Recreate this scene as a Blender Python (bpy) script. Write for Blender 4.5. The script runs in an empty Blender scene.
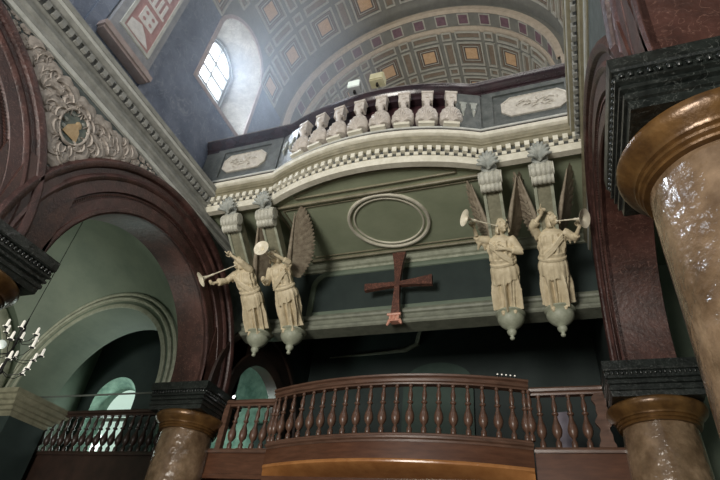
import bpy, bmesh, math, random
from math import sin, cos, pi, radians, sqrt, atan2, hypot
from mathutils import Vector, Matrix
random.seed(7)
C = bpy.context.scene.collection
CX = -2.86            # nave axis

# ------------------------------------------------------------------ helpers
class MB:
    def __init__(s): s.v=[]; s.f=[]; s.m=[]
    def add(s, vs, fs, mi=0):
        o=len(s.v); s.v+= [tuple(p) for p in vs]; s.f+=[tuple(i+o for i in f) for f in fs]; s.m+=[mi]*len(fs)
        return s
    def box(s,x0,y0,z0,x1,y1,z1,mi=0,M=None):
        vs=[Vector((x,y,z)) for z in (z0,z1) for y in (y0,y1) for x in (x0,x1)]
        if M: vs=[M@v for v in vs]
        return s.add(vs,[(0,2,3,1),(4,5,7,6),(0,1,5,4),(2,6,7,3),(0,4,6,2),(1,3,7,5)],mi)
    def loft(s,rings,mi=0,closed=True,caps=True,loop=False):
        n=len(rings[0]); vs=[p for r in rings for p in r]; fs=[]
        m=len(rings); last=m if loop else m-1
        for i in range(last):
            for j in range(n if closed else n-1):
                a=i*n+j; b=i*n+(j+1)%n; i2=(i+1)%m
                fs.append((a,b,i2*n+(j+1)%n,i2*n+j))
        if caps and not loop and closed:
            fs.append(tuple(reversed(range(n)))); fs.append(tuple((m-1)*n+j for j in range(n)))
        return s.add(vs,fs,mi)
    def lathe(s,prof,n=24,M=None,mi=0,wave=None,caps=True):
        rings=[]
        for r,z in prof:
            ring=[]
            for j in range(n):
                a=2*pi*j/n; rr=r*(1+(wave(a,z) if wave else 0))
                p=Vector((rr*cos(a),rr*sin(a),z)); ring.append(M@p if M else p)
            rings.append(ring)
        return s.loft(rings,mi,caps=caps)
    def tube(s,pts,rad,n=8,mi=0,flat=1.0):
        pts=[Vector(p) for p in pts]; k=len(pts)
        rad=rad if isinstance(rad,(list,tuple)) else [rad]*k
        t0=(pts[1]-pts[0]).normalized(); u=t0.orthogonal().normalized(); rings=[]
        for i in range(k):
            t=((pts[min(i+1,k-1)]-pts[max(i-1,0)])).normalized()
            u=(u-t*u.dot(t)).normalized(); w=t.cross(u)
            rings.append([pts[i]+(u*cos(2*pi*j/n)+w*sin(2*pi*j/n)*flat)*rad[i] for j in range(n)])
        return s.loft(rings,mi)
    def ball(s,c,r,n=12,mi=0,M=None):
        c=Vector(c); r=r if isinstance(r,(tuple,list)) else (r,r,r); rings=[]
        for i in range(1,n//2+1):
            a=pi*i/(n//2+1)
            ring=[]
            for j in range(n):
                b=2*pi*j/n; p=Vector((r[0]*sin(a)*cos(b),r[1]*sin(a)*sin(b),-r[2]*cos(a)))
                if M: p=M@p
                ring.append(c+p)
            rings.append(ring)
        return s.loft(rings,mi)
    def build(s,name,mats,parent=None,smooth=False,flip=False):
        me=bpy.data.meshes.new(name)
        me.from_pydata([tuple(v) for v in s.v],[],s.f)
        if not isinstance(mats,(list,tuple)): mats=[mats]
        for m in mats: me.materials.append(m)
        me.polygons.foreach_set('material_index',s.m)
        bm=bmesh.new(); bm.from_mesh(me); bmesh.ops.recalc_face_normals(bm,faces=bm.faces); bm.to_mesh(me); bm.free()
        if smooth:
            me.polygons.foreach_set('use_smooth',[True]*len(me.polygons))
            try: me.set_sharp_from_angle(angle=radians(smooth if smooth is not True else 40))
            except Exception: pass
        me.update()
        o=bpy.data.objects.new(name,me); C.objects.link(o)
        if parent: o.parent=parent
        return o

def empty(name,loc=(0,0,0)):
    o=bpy.data.objects.new(name,None); o.location=loc; o.empty_display_size=.2; C.objects.link(o); return o
def tag(o,label,cat,group=None,kind=None):
    o['label']=label; o['category']=cat
    if group: o['group']=group
    if kind: o['kind']=kind
    return o
def struct(o,label=None):
    o['kind']='structure'
    if label: o['label']=label
    return o
def copy_tree(o,parent=None):
    c=o.copy(); C.objects.link(c)
    if parent: c.parent=parent
    for ch in list(o.children): copy_tree(ch,c)
    return c

# ------------------------------------------------------------------ materials
def mat(name,c1,c2=None,scale=4,rough=.6,bump=.0,bscale=30,c3=None,metal=0,spec=.5,emit=0,ecol=None,vein=None,detail=6,stretch=None,coat=0):
    m=bpy.data.materials.new(name); m.use_nodes=True; nt=m.node_tree; N=nt.nodes; L=nt.links
    b=N['Principled BSDF']; b.inputs['Roughness'].default_value=rough; b.inputs['Metallic'].default_value=metal
    b.inputs['Specular IOR Level'].default_value=spec; b.inputs['Coat Weight'].default_value=coat
    def rgb(c): return tuple(c)+(1,)
    tc=N.new('ShaderNodeTexCoord'); mp=N.new('ShaderNodeMapping'); L.new(tc.outputs['Object'],mp.inputs[0])
    if stretch: mp.inputs['Scale'].default_value=stretch
    col=None
    if c2 is None: b.inputs['Base Color'].default_value=rgb(c1)
    else:
        n=N.new('ShaderNodeTexNoise'); n.inputs['Scale'].default_value=scale; n.inputs['Detail'].default_value=detail; n.inputs['Roughness'].default_value=.62
        L.new(mp.outputs[0],n.inputs['Vector'])
        r=N.new('ShaderNodeValToRGB'); r.color_ramp.elements[0].position=.32; r.color_ramp.elements[1].position=.68
        r.color_ramp.elements[0].color=rgb(c1); r.color_ramp.elements[1].color=rgb(c2)
        if c3:
            e=r.color_ramp.elements.new(.5); e.color=rgb(c3)
        L.new(n.outputs['Fac'],r.inputs[0]); col=r.outputs[0]
        if vein:
            vn=N.new('ShaderNodeTexNoise'); vn.inputs['Scale'].default_value=vein[1]; vn.inputs['Detail'].default_value=5; vn.inputs['Distortion'].default_value=1.2
            L.new(mp.outputs[0],vn.inputs['Vector'])
            vr=N.new('ShaderNodeValToRGB'); w=vein[2]
            vr.color_ramp.elements[0].position=.5-w; vr.color_ramp.elements[0].color=(0,0,0,1)
            vr.color_ramp.elements[1].position=.5+w; vr.color_ramp.elements[1].color=(0,0,0,1)
            e=vr.color_ramp.elements.new(.5); e.color=(1,1,1,1)
            mx=N.new('ShaderNodeMix'); mx.data_type='RGBA'
            L.new(vn.outputs['Fac'],vr.inputs[0]); ml=N.new('ShaderNodeMath'); ml.operation='MULTIPLY'; ml.inputs[1].default_value=.6; L.new(vr.outputs[0],ml.inputs[0]); L.new(ml.outputs[0],mx.inputs['Factor']); L.new(col,mx.inputs[6]); mx.inputs[7].default_value=rgb(vein[0])
            col=mx.outputs[2]
        L.new(col,b.inputs['Base Color'])
    if bump:
        n2=N.new('ShaderNodeTexNoise'); n2.inputs['Scale'].default_value=bscale; n2.inputs['Detail'].default_value=4
        L.new(mp.outputs[0],n2.inputs['Vector'])
        bp=N.new('ShaderNodeBump'); bp.inputs['Strength'].default_value=bump; bp.inputs['Distance'].default_value=.03
        L.new(n2.outputs['Fac'],bp.inputs['Height']); L.new(bp.outputs[0],b.inputs['Normal'])
    if emit:
        b.inputs['Emission Color'].default_value=rgb(ecol or c1); b.inputs['Emission Strength'].default_value=emit
    return m

M=dict(
 red=mat('oxblood_marble',(.022,.008,.007),(.085,.036,.030),3.0,.45,.3,25,c3=(.048,.020,.017),vein=((.22,.13,.115),9,.012)),
 redlight=mat('worn_red_marble',(.06,.024,.020),(.20,.10,.085),5,.45,.35,30),
 redpier=mat('red_brown_marble',(.022,.009,.007),(.085,.035,.027),2.2,.45,.25,16,c3=(.050,.020,.015),vein=((.20,.11,.085),7,.012)),
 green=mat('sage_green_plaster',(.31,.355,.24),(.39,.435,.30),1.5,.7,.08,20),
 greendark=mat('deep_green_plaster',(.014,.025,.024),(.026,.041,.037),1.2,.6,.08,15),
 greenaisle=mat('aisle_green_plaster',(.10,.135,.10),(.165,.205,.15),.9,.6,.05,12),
 mottled=mat('mottled_green_plaster',(.06,.13,.10),(.22,.34,.27),3.5,.7,.1,18),
 ent=mat('grey_olive_moulding',(.19,.195,.18),(.31,.315,.29),5,.6,.15,30),
 entlight=mat('pale_grey_moulding',(.40,.41,.38),(.56,.57,.53),6,.6,.15,30),
 olive=mat('olive_moulding',(.17,.155,.10),(.27,.245,.165),5,.5,.15,30),
 cream=mat('cream_stone',(.56,.535,.43),(.74,.71,.60),6,.6,.1,30),
 dentdark=mat('dark_grey_groove',(.05,.055,.05),(.09,.09,.085),6,.7),
 black=mat('black_green_marble',(.005,.0065,.006),(.018,.022,.020),7,.3,.25,20,vein=((.13,.14,.13),10,.010)),
 gold=mat('gilded_ring',(.065,.032,.012),(.18,.095,.032),5,.28,.15,18,metal=.25),
 shaft=mat('glossy_brown_marble',(.085,.052,.028),(.27,.185,.115),2.6,.17,1.0,7,c3=(.16,.105,.062),coat=.5),
 acan=mat('carved_acanthus_stone',(.28,.245,.215),(.44,.395,.35),8,.6,.3,30),
 spand=mat('dark_teal_marble',(.035,.05,.05),(.10,.125,.12),5,.5,.1,20),
 fresco=mat('fresco_portrait',(.03,.045,.045),(.16,.16,.13),9,.6,c3=(.12,.15,.13)),
 skin=mat('fresco_ochre',(.38,.25,.12),(.55,.42,.25),12,.6),
 wall=mat('blue_grey_marbling',(.10,.125,.18),(.20,.235,.31),2.2,.55,.05,12,vein=((.34,.37,.42),2.2,.012)),
 wall2=mat('pale_blue_grey',(.22,.23,.25),(.33,.34,.36),5,.6),
 reveal=mat('peeling_plaster',(.30,.29,.27),(.62,.60,.55),2.5,.8,.3,14,vein=((.30,.29,.27),5,.04)),
 pinktrim=mat('pink_grey_trim',(.32,.25,.23),(.44,.36,.34),6,.6,.1,20),
 panelred=mat('faded_red_panel',(.34,.17,.16),(.46,.28,.27),7,.6),
 white=mat('chalk_white_relief',(.58,.57,.55),(.72,.71,.69),10,.6),
 frame=mat('grey_window_frame',(.30,.32,.34),(.42,.44,.45),8,.5),
 vault=mat('vault_grey_green',(.15,.15,.135),(.21,.21,.185),3,.7,.08,15),
 vframe=mat('coffer_light_grey',(.34,.335,.29),(.44,.43,.375),6,.7,.1,25),
 vdark=mat('coffer_dark_brown',(.075,.055,.045),(.12,.09,.075),8,.7),
 vbrown=mat('coffer_brown',(.17,.13,.095),(.24,.19,.145),8,.7),
 vorange=mat('coffer_orange',(.48,.30,.16),(.60,.41,.25),10,.6),
 vpurple=mat('coffer_purple',(.12,.07,.09),(.19,.11,.135),8,.6),
 vborder=mat('cream_vault_border',(.44,.37,.29),(.56,.48,.38),6,.6,.1,20),
 rail=mat('dark_polished_rail',(.012,.007,.010),(.035,.018,.022),4,.22,.05,10),
 railcap=mat('lit_rail_edge',(.10,.09,.09),(.20,.19,.19),6,.35),  # paler than the rail, a painted lit line along its top
 maroon=mat('maroon_backboard',(.035,.010,.014),(.06,.018,.022),5,.5),
 greypan=mat('grey_green_panel_stone',(.055,.065,.063),(.12,.13,.125),7,.5,.2,25),
 cart=mat('cream_cartouche',(.42,.39,.34),(.60,.57,.50),14,.6,.25,40),
 shell=mat('pinkish_shell_stone',(.40,.36,.32),(.60,.55,.49),14,.55,.2,40),
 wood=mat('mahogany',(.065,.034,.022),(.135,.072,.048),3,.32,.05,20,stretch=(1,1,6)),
 woodapron=mat('varnished_mahogany_apron',(.065,.027,.015),(.11,.048,.026),2.5,.25,.03,20,stretch=(1,1,6)),
 woodlit=mat('lit_varnished_wood',(.28,.115,.035),(.42,.19,.065),3,.22,.03,20),  # varnished wood, with the light on the bow's underside painted in as amber
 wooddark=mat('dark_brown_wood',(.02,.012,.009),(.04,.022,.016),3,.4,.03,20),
 statue=mat('statue_cream_paint',(.50,.42,.28),(.72,.63,.45),7,.5,.12,40,c3=(.62,.53,.36)),
 wing=mat('wing_umber_paint',(.20,.16,.115),(.36,.31,.23),9,.6,.2,40),
 horn=mat('trumpet_cream_paint',(.66,.60,.46),(.78,.73,.58),9,.4),
 strut=mat('strut_olive_stone',(.17,.165,.11),(.27,.26,.18),6,.55,.2,30),
 palm=mat('grey_green_palmette',(.20,.22,.20),(.38,.39,.35),8,.6,.25,30),
 volute=mat('whitened_volute',(.34,.34,.29),(.60,.59,.50),8,.5,.2,30),
 corbel=mat('corbel_grey_green',(.24,.26,.19),(.38,.40,.31),7,.5,.15,30),
 niche=mat('bottle_green_plaster',(.03,.058,.046),(.05,.085,.068),1.5,.6),
 beam=mat('grey_green_beam',(.14,.15,.115),(.22,.235,.18),6,.55,.15,30),
 cross=mat('rusty_red_cross',(.055,.020,.014),(.11,.045,.030),7,.5,.2,25,vein=((.30,.12,.08),8,.03)),
 crossfoot=mat('copper_pink_foot',(.50,.22,.15),(.66,.36,.27),9,.4),
 glass=mat('bright_window_glass',(.9,.95,1),None,emit=4.5,ecol=(.90,.95,1)),
 glassgreen=mat('pale_green_window_glass',(.5,.62,.55),None,emit=.42,ecol=(.62,.82,.72)),
 glasswhite=mat('white_window_glass',(.9,.95,.92),None,emit=1.6,ecol=(.9,.97,.95)),
 lampglass=mat('floodlight_glass',(.62,.68,.62),None,rough=.15,emit=.25,ecol=(.8,.9,.85)),
 lampyellow=mat('yellowed_housing',(.42,.40,.24),(.55,.52,.36),8,.4),
 iron=mat('black_iron',(.012,.012,.012),None,rough=.5,metal=.4),
 rod=mat('grey_iron_rod',(.16,.18,.16),None,rough=.5,metal=.3),
 bulb=mat('warm_white_candle_tube',(.75,.72,.64),None,rough=.4,emit=.35,ecol=(1,.95,.85)),
 amber=mat('amber_bulb',(.9,.5,.15),None,emit=1.2,ecol=(1,.55,.15)),
 spot=mat('lit_lamp_face',(1,1,1),None,emit=5),
 lilac=mat('lilac_grey_cloth',(.17,.15,.18),(.24,.22,.26),6,.8),
 floor=mat('dark_floor_tile',(.10,.075,.06),(.16,.13,.10),2,.4,.05,10),
)

# ------------------------------------------------------------------ floor, back walls, ceilings
b=MB(); b.box(-14,-12,-1.8,5.6,14.2,-1.6); struct(b.build('floor',M['floor']))

# ------------------------------------------------------------------ arcade
HALF=.67
COLY=(8.72,3.36,-2.0)
AC=[6.04,.68]             # arch centres
RI,RO=2.03,2.97
TK=.74
ZS=3.69
FX=-6.6                   # nave face of the left arcade
def mir(x,side): return x if side<0 else -5.62-x

def annular(b,y0,zc,prof,side,a0=0,a1=pi,n=64,mi=0,closed=True):
    # prof: list of (radius, x offset from face; + = towards nave), swept along the arch
    rings=[]
    for i in range(n+1):
        a=a0+(a1-a0)*i/n
        rings.append([(mir(FX+d,side),y0-r*cos(a),zc+r*sin(a)) for r,d in prof])
    b.loft(rings,mi,closed=closed,caps=closed)

names={(-1,0):'oxblood marble arch on the left wall framing the green aisle',(-1,1):'oxblood marble arch cropped by the left edge, with rope moulding',
       (1,0):'oxblood marble arch on the right wall beside the near column, seen edge on',(1,1):'oxblood arch rising out of the picture above the near right capital'}
archset=[(-1,AC[0],RI,RO,ZS,0),(-1,AC[1],RI,RO,ZS,1),(1,AC[0],RI,RO,ZS,0),(1,AC[1],RI,RO,ZS,1)]
for side,yc,ri,ro,zs,k in archset:
    root=tag(empty('marble_arch',(mir(FX,side),yc,zs)),names[(side,k)],'arch',kind='thing')
    loc=Vector((mir(FX,side),yc,zs))
    def fin(b,name,m,par=root,sm=35):
        b.v=[(v[0]-loc.x,v[1]-loc.y,v[2]-loc.z) for v in b.v]; return b.build(name,m,par,smooth=sm)
    b=MB(); ext=0
    annular(b,yc,zs,[(ri,-.02),(ri,-TK+.02),(ri+.06,-TK),(ro-.02,-TK),(ro-.02,-.05),(ri+.02,-.05)],side)
    fin(b,'archivolt_core',M['redpier'])
    b=MB()
    annular(b,yc,zs,[(ri,-.08),(ri,-.03),(ri+.03,.0),(ri+.09,.0),(ri+.10,-.02),(ri+.26,-.02),(ri+.28,-.035),(ri+.35,-.035),(ri+.37,.01),(ri+.56,.01),(ri+.58,.035),(ri+.62,.05),(ri+.66,.035),(ri+.68,.01),(ri+.76,.01),(ri+.78,.06),(ri+.82,.085),(ri+.87,.085),(ri+.91,.05),(ri+.94,.0),(ri+.94,-.1)],side)
    fin(b,'archivolt_moulding',M['red'])
    # rope bead
    b=MB(); n=150
    for i in range(n):
        a=pi*(i+.5)/n; r=ri+.315; p=Vector((mir(FX-.02,side),yc-r*cos(a),zs+r*sin(a)))
        t=Vector((0,sin(a),cos(a))); o=Vector((0,-cos(a),sin(a)))
        q=(t+o*.8).normalized()*.028
        b.tube([p-q,p,p+q],[.006,.016,.006],5)
    fin(b,'rope_bead',M['redpier'])

# spandrel walls between arches and entablature + masonry above abacus
def arch_z(y):
    z=ZS-.02
    for yc in (AC[0],AC[1],-4.7):
        d=abs(y-yc)
        if d<RO-.04: z=max(z,ZS+sqrt((RO-.04)**2-d*d))
    return z
for side in (-1,1):
    b=MB(); ys=[-6+i*.08 for i in range(int(15.36/.08)+1)]
    top=[(mir(FX,side),y,6.75) for y in ys]; bot=[(mir(FX,side),y,min(arch_z(y),6.74)) for y in ys]
    topb=[(mir(FX-TK,side),y,6.75) for y in ys]; botb=[(mir(FX-TK,side),y,min(arch_z(y),6.74)) for y in ys]
    b.loft([[top[i],bot[i],botb[i],topb[i]] for i in range(len(ys))])
    o=struct(b.build('wall_left' if side<0 else 'wall_right',M['spand']))
    # pier blocks of red marble directly over the capitals
    for cy in COLY:
        b=MB()
        pts=[]
        for t in range(21):
            y=cy-HALF+.02+ (2*HALF-.04)*t/20
            z=9
            for yc in (AC[0],AC[1],-4.7,10.42+.99):
                d=abs(y-yc)
                if d>RI: z=min(z,99)
            pts.append(y)
        b.box(mir(FX+.0,side),cy-HALF+.05,ZS-.01,mir(FX-TK+.02,side),cy+HALF-.05,ZS+1.25)
        struct(b.build('trim_1',M['redpier']))

    b=MB(); x0,x1=sorted((mir(FX-.2,side),mir(FX+.035,side))); b.box(x0,3.36-.30,ZS,x1,3.36+.30,4.98); struct(b.build('trim_1',M['redpier']))
# second opening beyond the far column on the left (small arch)
b=MB(); yc2,zc2,r2=10.35,3.78,1.15
prof=[(r2,0),(r2,-.3),(r2+.9,-.3),(r2+.9,0),(r2+.87,.05),(r2+.75,.05),(r2+.72,0),(r2+.3,0),(r2+.27,.03),(r2+.1,.03)]
annular(b,yc2,zc2,prof,-1,n=40)
o=b.build('rear_arch',M['wooddark'],smooth=35)
tag(o,'dark brown arch deep behind the balcony, framing mottled green plaster','arch',kind='thing')
for side in (-1,1):
    b=MB()
    n=48; ys=[9.36+i*(13.4-9.36)/n for i in range(n+1)]
    def az(y):
        d=abs(y-yc2); return zc2+sqrt(max((r2+.85)**2-d*d,0)) if (side<0 and d<r2+.85) else (2.4 if side>0 else 2.4)
    xa,xb=mir(FX,side),mir(FX-.3,side)
    b.loft([[(xa,y,7.4),(xa,y,az(y)),(xb,y,az(y)),(xb,y,7.4)] for y in ys])
    struct(b.build('wall_left' if side<0 else 'wall_right',M['greendark']))
b=MB(); b.box(-7.34,11.52,-1.6,FX,12.6,4.0); struct(b.build('wall_left',M['greendark']))

# ------------------------------------------------------------------ columns
def squ(b,cx,cy,prof,mi=0):
    b.loft([[(cx-h,cy-h,z),(cx+h,cy-h,z),(cx+h,cy+h,z),(cx-h,cy+h,z)] for h,z in prof],mi)
def make_column():
    root=empty('marble_column')
    b=MB()
    squ(b,0,0,[(.60,3.16),(.605,3.24),(.625,3.25),(.625,3.30),(.605,3.31),(.605,3.335),(.64,3.345),(.64,3.375),(.62,3.385),(.62,3.41),(.655,3.425),(.655,3.45),(.635,3.46),(.635,3.53),(.66,3.54),(HALF,3.56),(HALF,3.69)])
    # sunk underside border
    ab=b.build('abacus',M['black'],root)
    b=MB()
    for s in range(4):
        Mx=Matrix.Rotation(s*pi/2,4,'Z')
        for i in range(20):
            x=-.60+1.2*i/19
            b.ball(Mx@Vector((x,-.645,3.50)),(.024,.024,.032),8)
    b.build('egg_moulding',M['black'],ab,smooth=True)
    b=MB(); b.lathe([(.50,2.84),(.545,2.845),(.555,2.86),(.545,2.875),(.54,2.885),(.565,2.895),(.575,2.91),(.565,2.925),(.56,2.935),(.585,2.945),(.59,2.96),(.60,2.975),(.64,3.01),(.675,3.05),(.69,3.09),(.685,3.125),(.655,3.155),(.3,3.17)],56)
    b.build('echinus_ring',M['gold'],root,smooth=30)
    b=MB(); prof=[(.50,2.87)]+[(.505+.055*(1-i/20)**.8,-1.25+4.1*i/20) for i in range(19,-1,-1)]
    b.lathe(prof,72,wave=lambda a,z:.006*sin(3*a+z*2)+.004*sin(7*a-z*5)); b.build('shaft',M['shaft'],root,smooth=True)
    b=MB(); b.lathe([(.57,-1.24),(.66,-1.28),(.68,-1.33),(.62,-1.38),(.72,-1.42),(.74,-1.48)],48); squ(b,0,0,[(.74,-1.48),(.74,-1.6)])
    b.build('base',M['black'],root,smooth=30)
    return root
first=None
cl={(-1,0):'brown marble column with gilt ring at lower left beside the balcony',(-1,1):'brown marble column at the left picture edge, only its black capital and gilt ring showing',
    (1,0):'golden brown marble column at lower right, next to the scalloped post',(1,1):'large glossy marble column nearest the viewer at the right edge',}
for side in (-1,1):
    for k in (0,1):
        if first is None: first=make_column(); o=first
        else: o=copy_tree(first)
        o.location=((-7.05 if side<0 else 1.345)+(.12 if (side<0 and k==1) else 0),COLY[k]+(.04 if side<0 and k==1 else 0),0)
        tag(o,cl[(side,k)],'column',kind='thing')

# ------------------------------------------------------------------ acanthus spandrel relief
def in_sp(y,z,m=.05):
    return z<6.55-m and z>arch_z(y)+m and z>ZS+.3 and hypot((y-3.36)/.27,(z-5.86)/.34)>1
def leaf(b,y,z,ang,size,mi=0,curl=.6,x=FX,width=.60):
    if not in_sp(y,z,.02) or hypot((y-3.36)/.27,(z-5.86)/.34)<1: return
    curl*=.6
    while size>.1 and not in_sp(y+cos(ang+curl*.5)*size*.85,z+sin(ang+curl*.5)*size*.85,.0): size*=.8
    # a ridged lobed leaf lying on the wall plane, curling
    n=12; rows=[]
    py,pz,a=y,z,ang; st=size/n
    for i in range(n+1):
        t=i/n; w=size*width*(sin(pi*min(1,t*1.0+.04))**.7)*(1-.35*t)*(1+.28*abs(sin(t*pi*3.5)))
        ny,nz=-sin(a),cos(a); row=[]
        for k,(s,h) in enumerate([(-1,0),(-.95,.012),(-.5,.035),(-.12,.02),(0,.045),(.12,.02),(.5,.035),(.95,.012),(1,0)]):
            hh=.95*h*(size/.3)*(1+.3*sin(t*pi))
            row.append((x+ .005+hh, py+ny*w*s, pz+nz*w*s))
        rows.append(row)
        py+=cos(a)*st; pz+=sin(a)*st; a+=curl*2.2/n*(1+t)
    b.loft(rows,mi,closed=False,caps=False)
root=tag(empty('acanthus_relief',(FX,3.36,5.5)),'carved cream acanthus spandrel with oval portrait between the two left arches','relief carving')
def rel(b,name,m,par=root,sm=True,L=(FX,3.36,5.5)):
    b.v=[(v[0]-L[0],v[1]-L[1],v[2]-L[2]) for v in b.v]; return b.build(name,m,par,smooth=sm)
b=MB(); my,mz=3.36,5.86
for s in (-1,1):
    # wreath around the medallion
    for i in range(8):
        a=-pi/2+pi*(i+.3)/8
        yy=my+s*.34*cos(a); zz=mz+.40*sin(a)
        if zz<6.38: leaf(b,yy,zz,(a+(1.3 if i%2 else .2)) if s>0 else pi-(a+(1.3 if i%2 else .2)),.34,curl=(1.4 if i%2 else -1.4)*s)
        if zz<6.2: leaf(b,yy+s*.16*cos(a),zz+.12*sin(a),(a-.4) if s>0 else pi-(a-.4),.34,curl=-.9*s)
    # running scroll to the thin outer tips
    for i in range(16):
        t=i/15; y=my+s*(.75+1.55*t); zlo=arch_z(y); zc=(zlo+6.6)/2 ; hgt=6.6-zlo
        if hgt<.1: continue
        sz=max(.12,min(.42,hgt*.55))
        leaf(b,y,zc+(.1 if i%2 else -.1)*hgt,(.9 if i%2 else -.7) if s>0 else pi-(.9 if i%2 else -.7),sz,curl=(1.3 if i%2 else -1.3)*s)
        leaf(b,y,zc,(-1.4 if i%2 else 1.6) if s>0 else pi-(-1.4 if i%2 else 1.6),sz*.7,curl=(-1.5 if i%2 else 1.5)*s)
# fill
rr=random.Random(5)
for i in range(420):
    y=my+rr.uniform(-2.3,2.3); z=rr.uniform(4.9,6.32)
    if not in_sp(y,z,.14) or hypot((y-my)/.36,(z-mz)/.44)<1 or rr.random()>.42: continue
    a=atan2(z-mz,y-my)+rr.choice((-1.2,-.5,.5,1.2)); leaf(b,y,z,a,rr.uniform(.16,.30),curl=rr.choice((-1.3,1.3)))
# lower tail
for i in range(13):
    t=i/12; z=5.32-.42*t; hw=.40*(1-t)+.05
    for s in (-1,1):
        leaf(b,my+s*hw*.6,z,pi/2+s*(.9+.5*(i%2)),.28*(1-.35*t),curl=-1.2*s)
for s in (-1,1):
    for i in range(8):
        t=i/7; y=my+s*(.15+.95*t); z=arch_z(y)+.15
        leaf(b,y,z,(1.1 if s>0 else pi-1.1)+.4*s*(i%2),.27,curl=1.0*s)
rel(b,'acanthus_leaves',M['acan'])
b=MB(); rings=[]
for i in range(40):
    a=2*pi*i/40; rings.append([(FX+.02+h,my+(.25+r)*cos(a),mz+(.32+r)*sin(a)) for r,h in ((-.015,0),(-.01,.03),(.01,.035),(.025,.02),(.03,-.01))])
b.loft(rings,closed=True,loop=True,caps=False); rel(b,'medallion_frame',M['acan'])
b=MB(); b.loft([[(FX+.012,my+.25*cos(2*pi*i/40)*k,mz+.32*sin(2*pi*i/40)*k) for i in range(40)] for k in (1,.01)],caps=False); med=rel(b,'portrait_ground',M['fresco'])
b=MB(); b.ball((FX+.02,my+.05,mz+.09),(.012,.06,.07),12); b.loft([[(FX+.018+h,my+y,mz+z) for y,z in ((-.13,-.2),(.15,-.2),(.12,-.02),(.06,.05),(-.02,.06),(-.10,-.04))] for h in (0,.012)]); rel(b,'painted_bust',M['skin'],root)
b=MB()
for y,z,r in ((-.18,.02,.06),(-.15,-.12,.07),(.17,-.1,.06),(-.12,.2,.05),(.12,.2,.05)): b.ball((FX+.018,my+y*.9,mz+z*.9),(.008,r*.7,r*.6),8)
rel(b,'painted_foliage',M['palm'],root)

# ------------------------------------------------------------------ entablatures along the nave
def sweep(b,path,prof,mi=0,closed_prof=False):
    # path: [(x,y)], prof: [(d,z)] d measured to the right of travel (left->right = towards -Y)
    P=[Vector((p[0],p[1])) for p in path]; rings=[]
    for i,p in enumerate(P):
        ns=[]
        if i>0: t=(P[i]-P[i-1]).normalized(); ns.append(Vector((t.y,-t.x)))
        if i<len(P)-1: t=(P[i+1]-P[i]).normalized(); ns.append(Vector((t.y,-t.x)))
        n=sum(ns,Vector((0,0))).normalized(); k=1/max(.4,n.dot(ns[0]))
        rings.append([(p.x+n.x*d*k,p.y+n.y*d*k,z) for d,z in prof])
    b.loft(rings,mi,closed=closed_prof,caps=closed_prof)
ENT=[(-.1,6.55),(.02,6.55),(.03,6.57),(.03,6.66),(.05,6.67),(.05,6.74),(.09,6.76),(.11,6.80),(.09,6.84),(.04,6.86),(.03,6.97),(.05,6.99),(.09,7.0),(.09,7.13),(.13,7.14),(.14,7.17),(.19,7.19),(.22,7.22),(.22,7.31),(.25,7.32),(.26,7.36),(.26,7.40),(.1,7.45),(-1.1,7.45),(-1.1,6.55)]
for side in (-1,1):
    path=[(mir(FX,side),9.4),(mir(FX,side),-6)]
    if side<0: path=[(FX,-6),(FX,9.4)]
    if side>0: path=[(mir(FX,1),9.4),(mir(FX,1),-6)]
    b=MB(); sweep(b,path,[(d*.85 if d>0 else d,z) for d,z in ENT],closed_prof=True)
    o=b.build('trim_2' if side<0 else 'trim_3',M['ent' if side<0 else 'olive'],smooth=25); struct(o,'grey moulded entablature with dentils')
    b=MB(); sweep(b,path,[(.02,6.575),(.045,6.575),(.045,6.655),(.02,6.655)],closed_prof=True)
    sweep(b,path,[(.18,7.235),(.20,7.235),(.20,7.30),(.18,7.30)],closed_prof=True)
    struct(b.build('trim_2' if side<0 else 'trim_3',M['entlight'],smooth=25))
    b=MB(); y=-3.0
    while y<6.55:
        x=mir(FX+.08,side); b.box(min(x,mir(FX+.15,side)),y,7.005,max(x,mir(FX+.15,side)),y+.085,7.12); y+=.155
    struct(b.build('trim_2' if side<0 else 'trim_3',M['ent']))
    b=MB(); x0,x1=sorted((mir(FX+.088,side),mir(FX+.094,side))); b.box(x0,-3,7.0,x1,6.5,7.13)
    struct(b.build('trim_2' if side<0 else 'trim_3',M['dentdark']))

# ------------------------------------------------------------------ clerestory wall, window and vaults
WX=-7.15; ZV=12.75; RV=4.3
WY0,WY1,WZ0,WZS=5.38,7.46,10.25,12.55; WYC=(WY0+WY1)/2; WR=(WY1-WY0)/2
def wz_top(y):
    d=y-WYC; return WZS+sqrt(max(WR*WR-d*d,0))
def vx(z):   # wall surface x at height z
    return WX if z<=ZV else CX-sqrt(max(RV*RV-(z-ZV)**2,0))
b=MB()
b.add([(WX,-6,7.4),(WX,WY0,7.4),(WX,WY0,ZV),(WX,-6,ZV)],[(0,1,2,3)])
b.add([(WX,WY0,7.4),(WX,WY1,7.4),(WX,WY1,WZ0),(WX,WY0,WZ0)],[(0,1,2,3)])
b.add([(WX,WY1,7.4),(WX,9.0,7.4),(WX,9.0,ZV),(WX,WY1,ZV)],[(0,1,2,3)])
n=40
for i in range(n):
    ya=WY0+(WY1-WY0)*i/n; yb=WY0+(WY1-WY0)*(i+1)/n
    za,zb=wz_top(ya),wz_top(yb)
    if za<ZV and zb<ZV: b.add([(WX,ya,za),(WX,yb,zb),(WX,yb,ZV),(WX,ya,ZV)],[(0,1,2,3)])
struct(b.build('wall_left',M['wall']))
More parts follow.
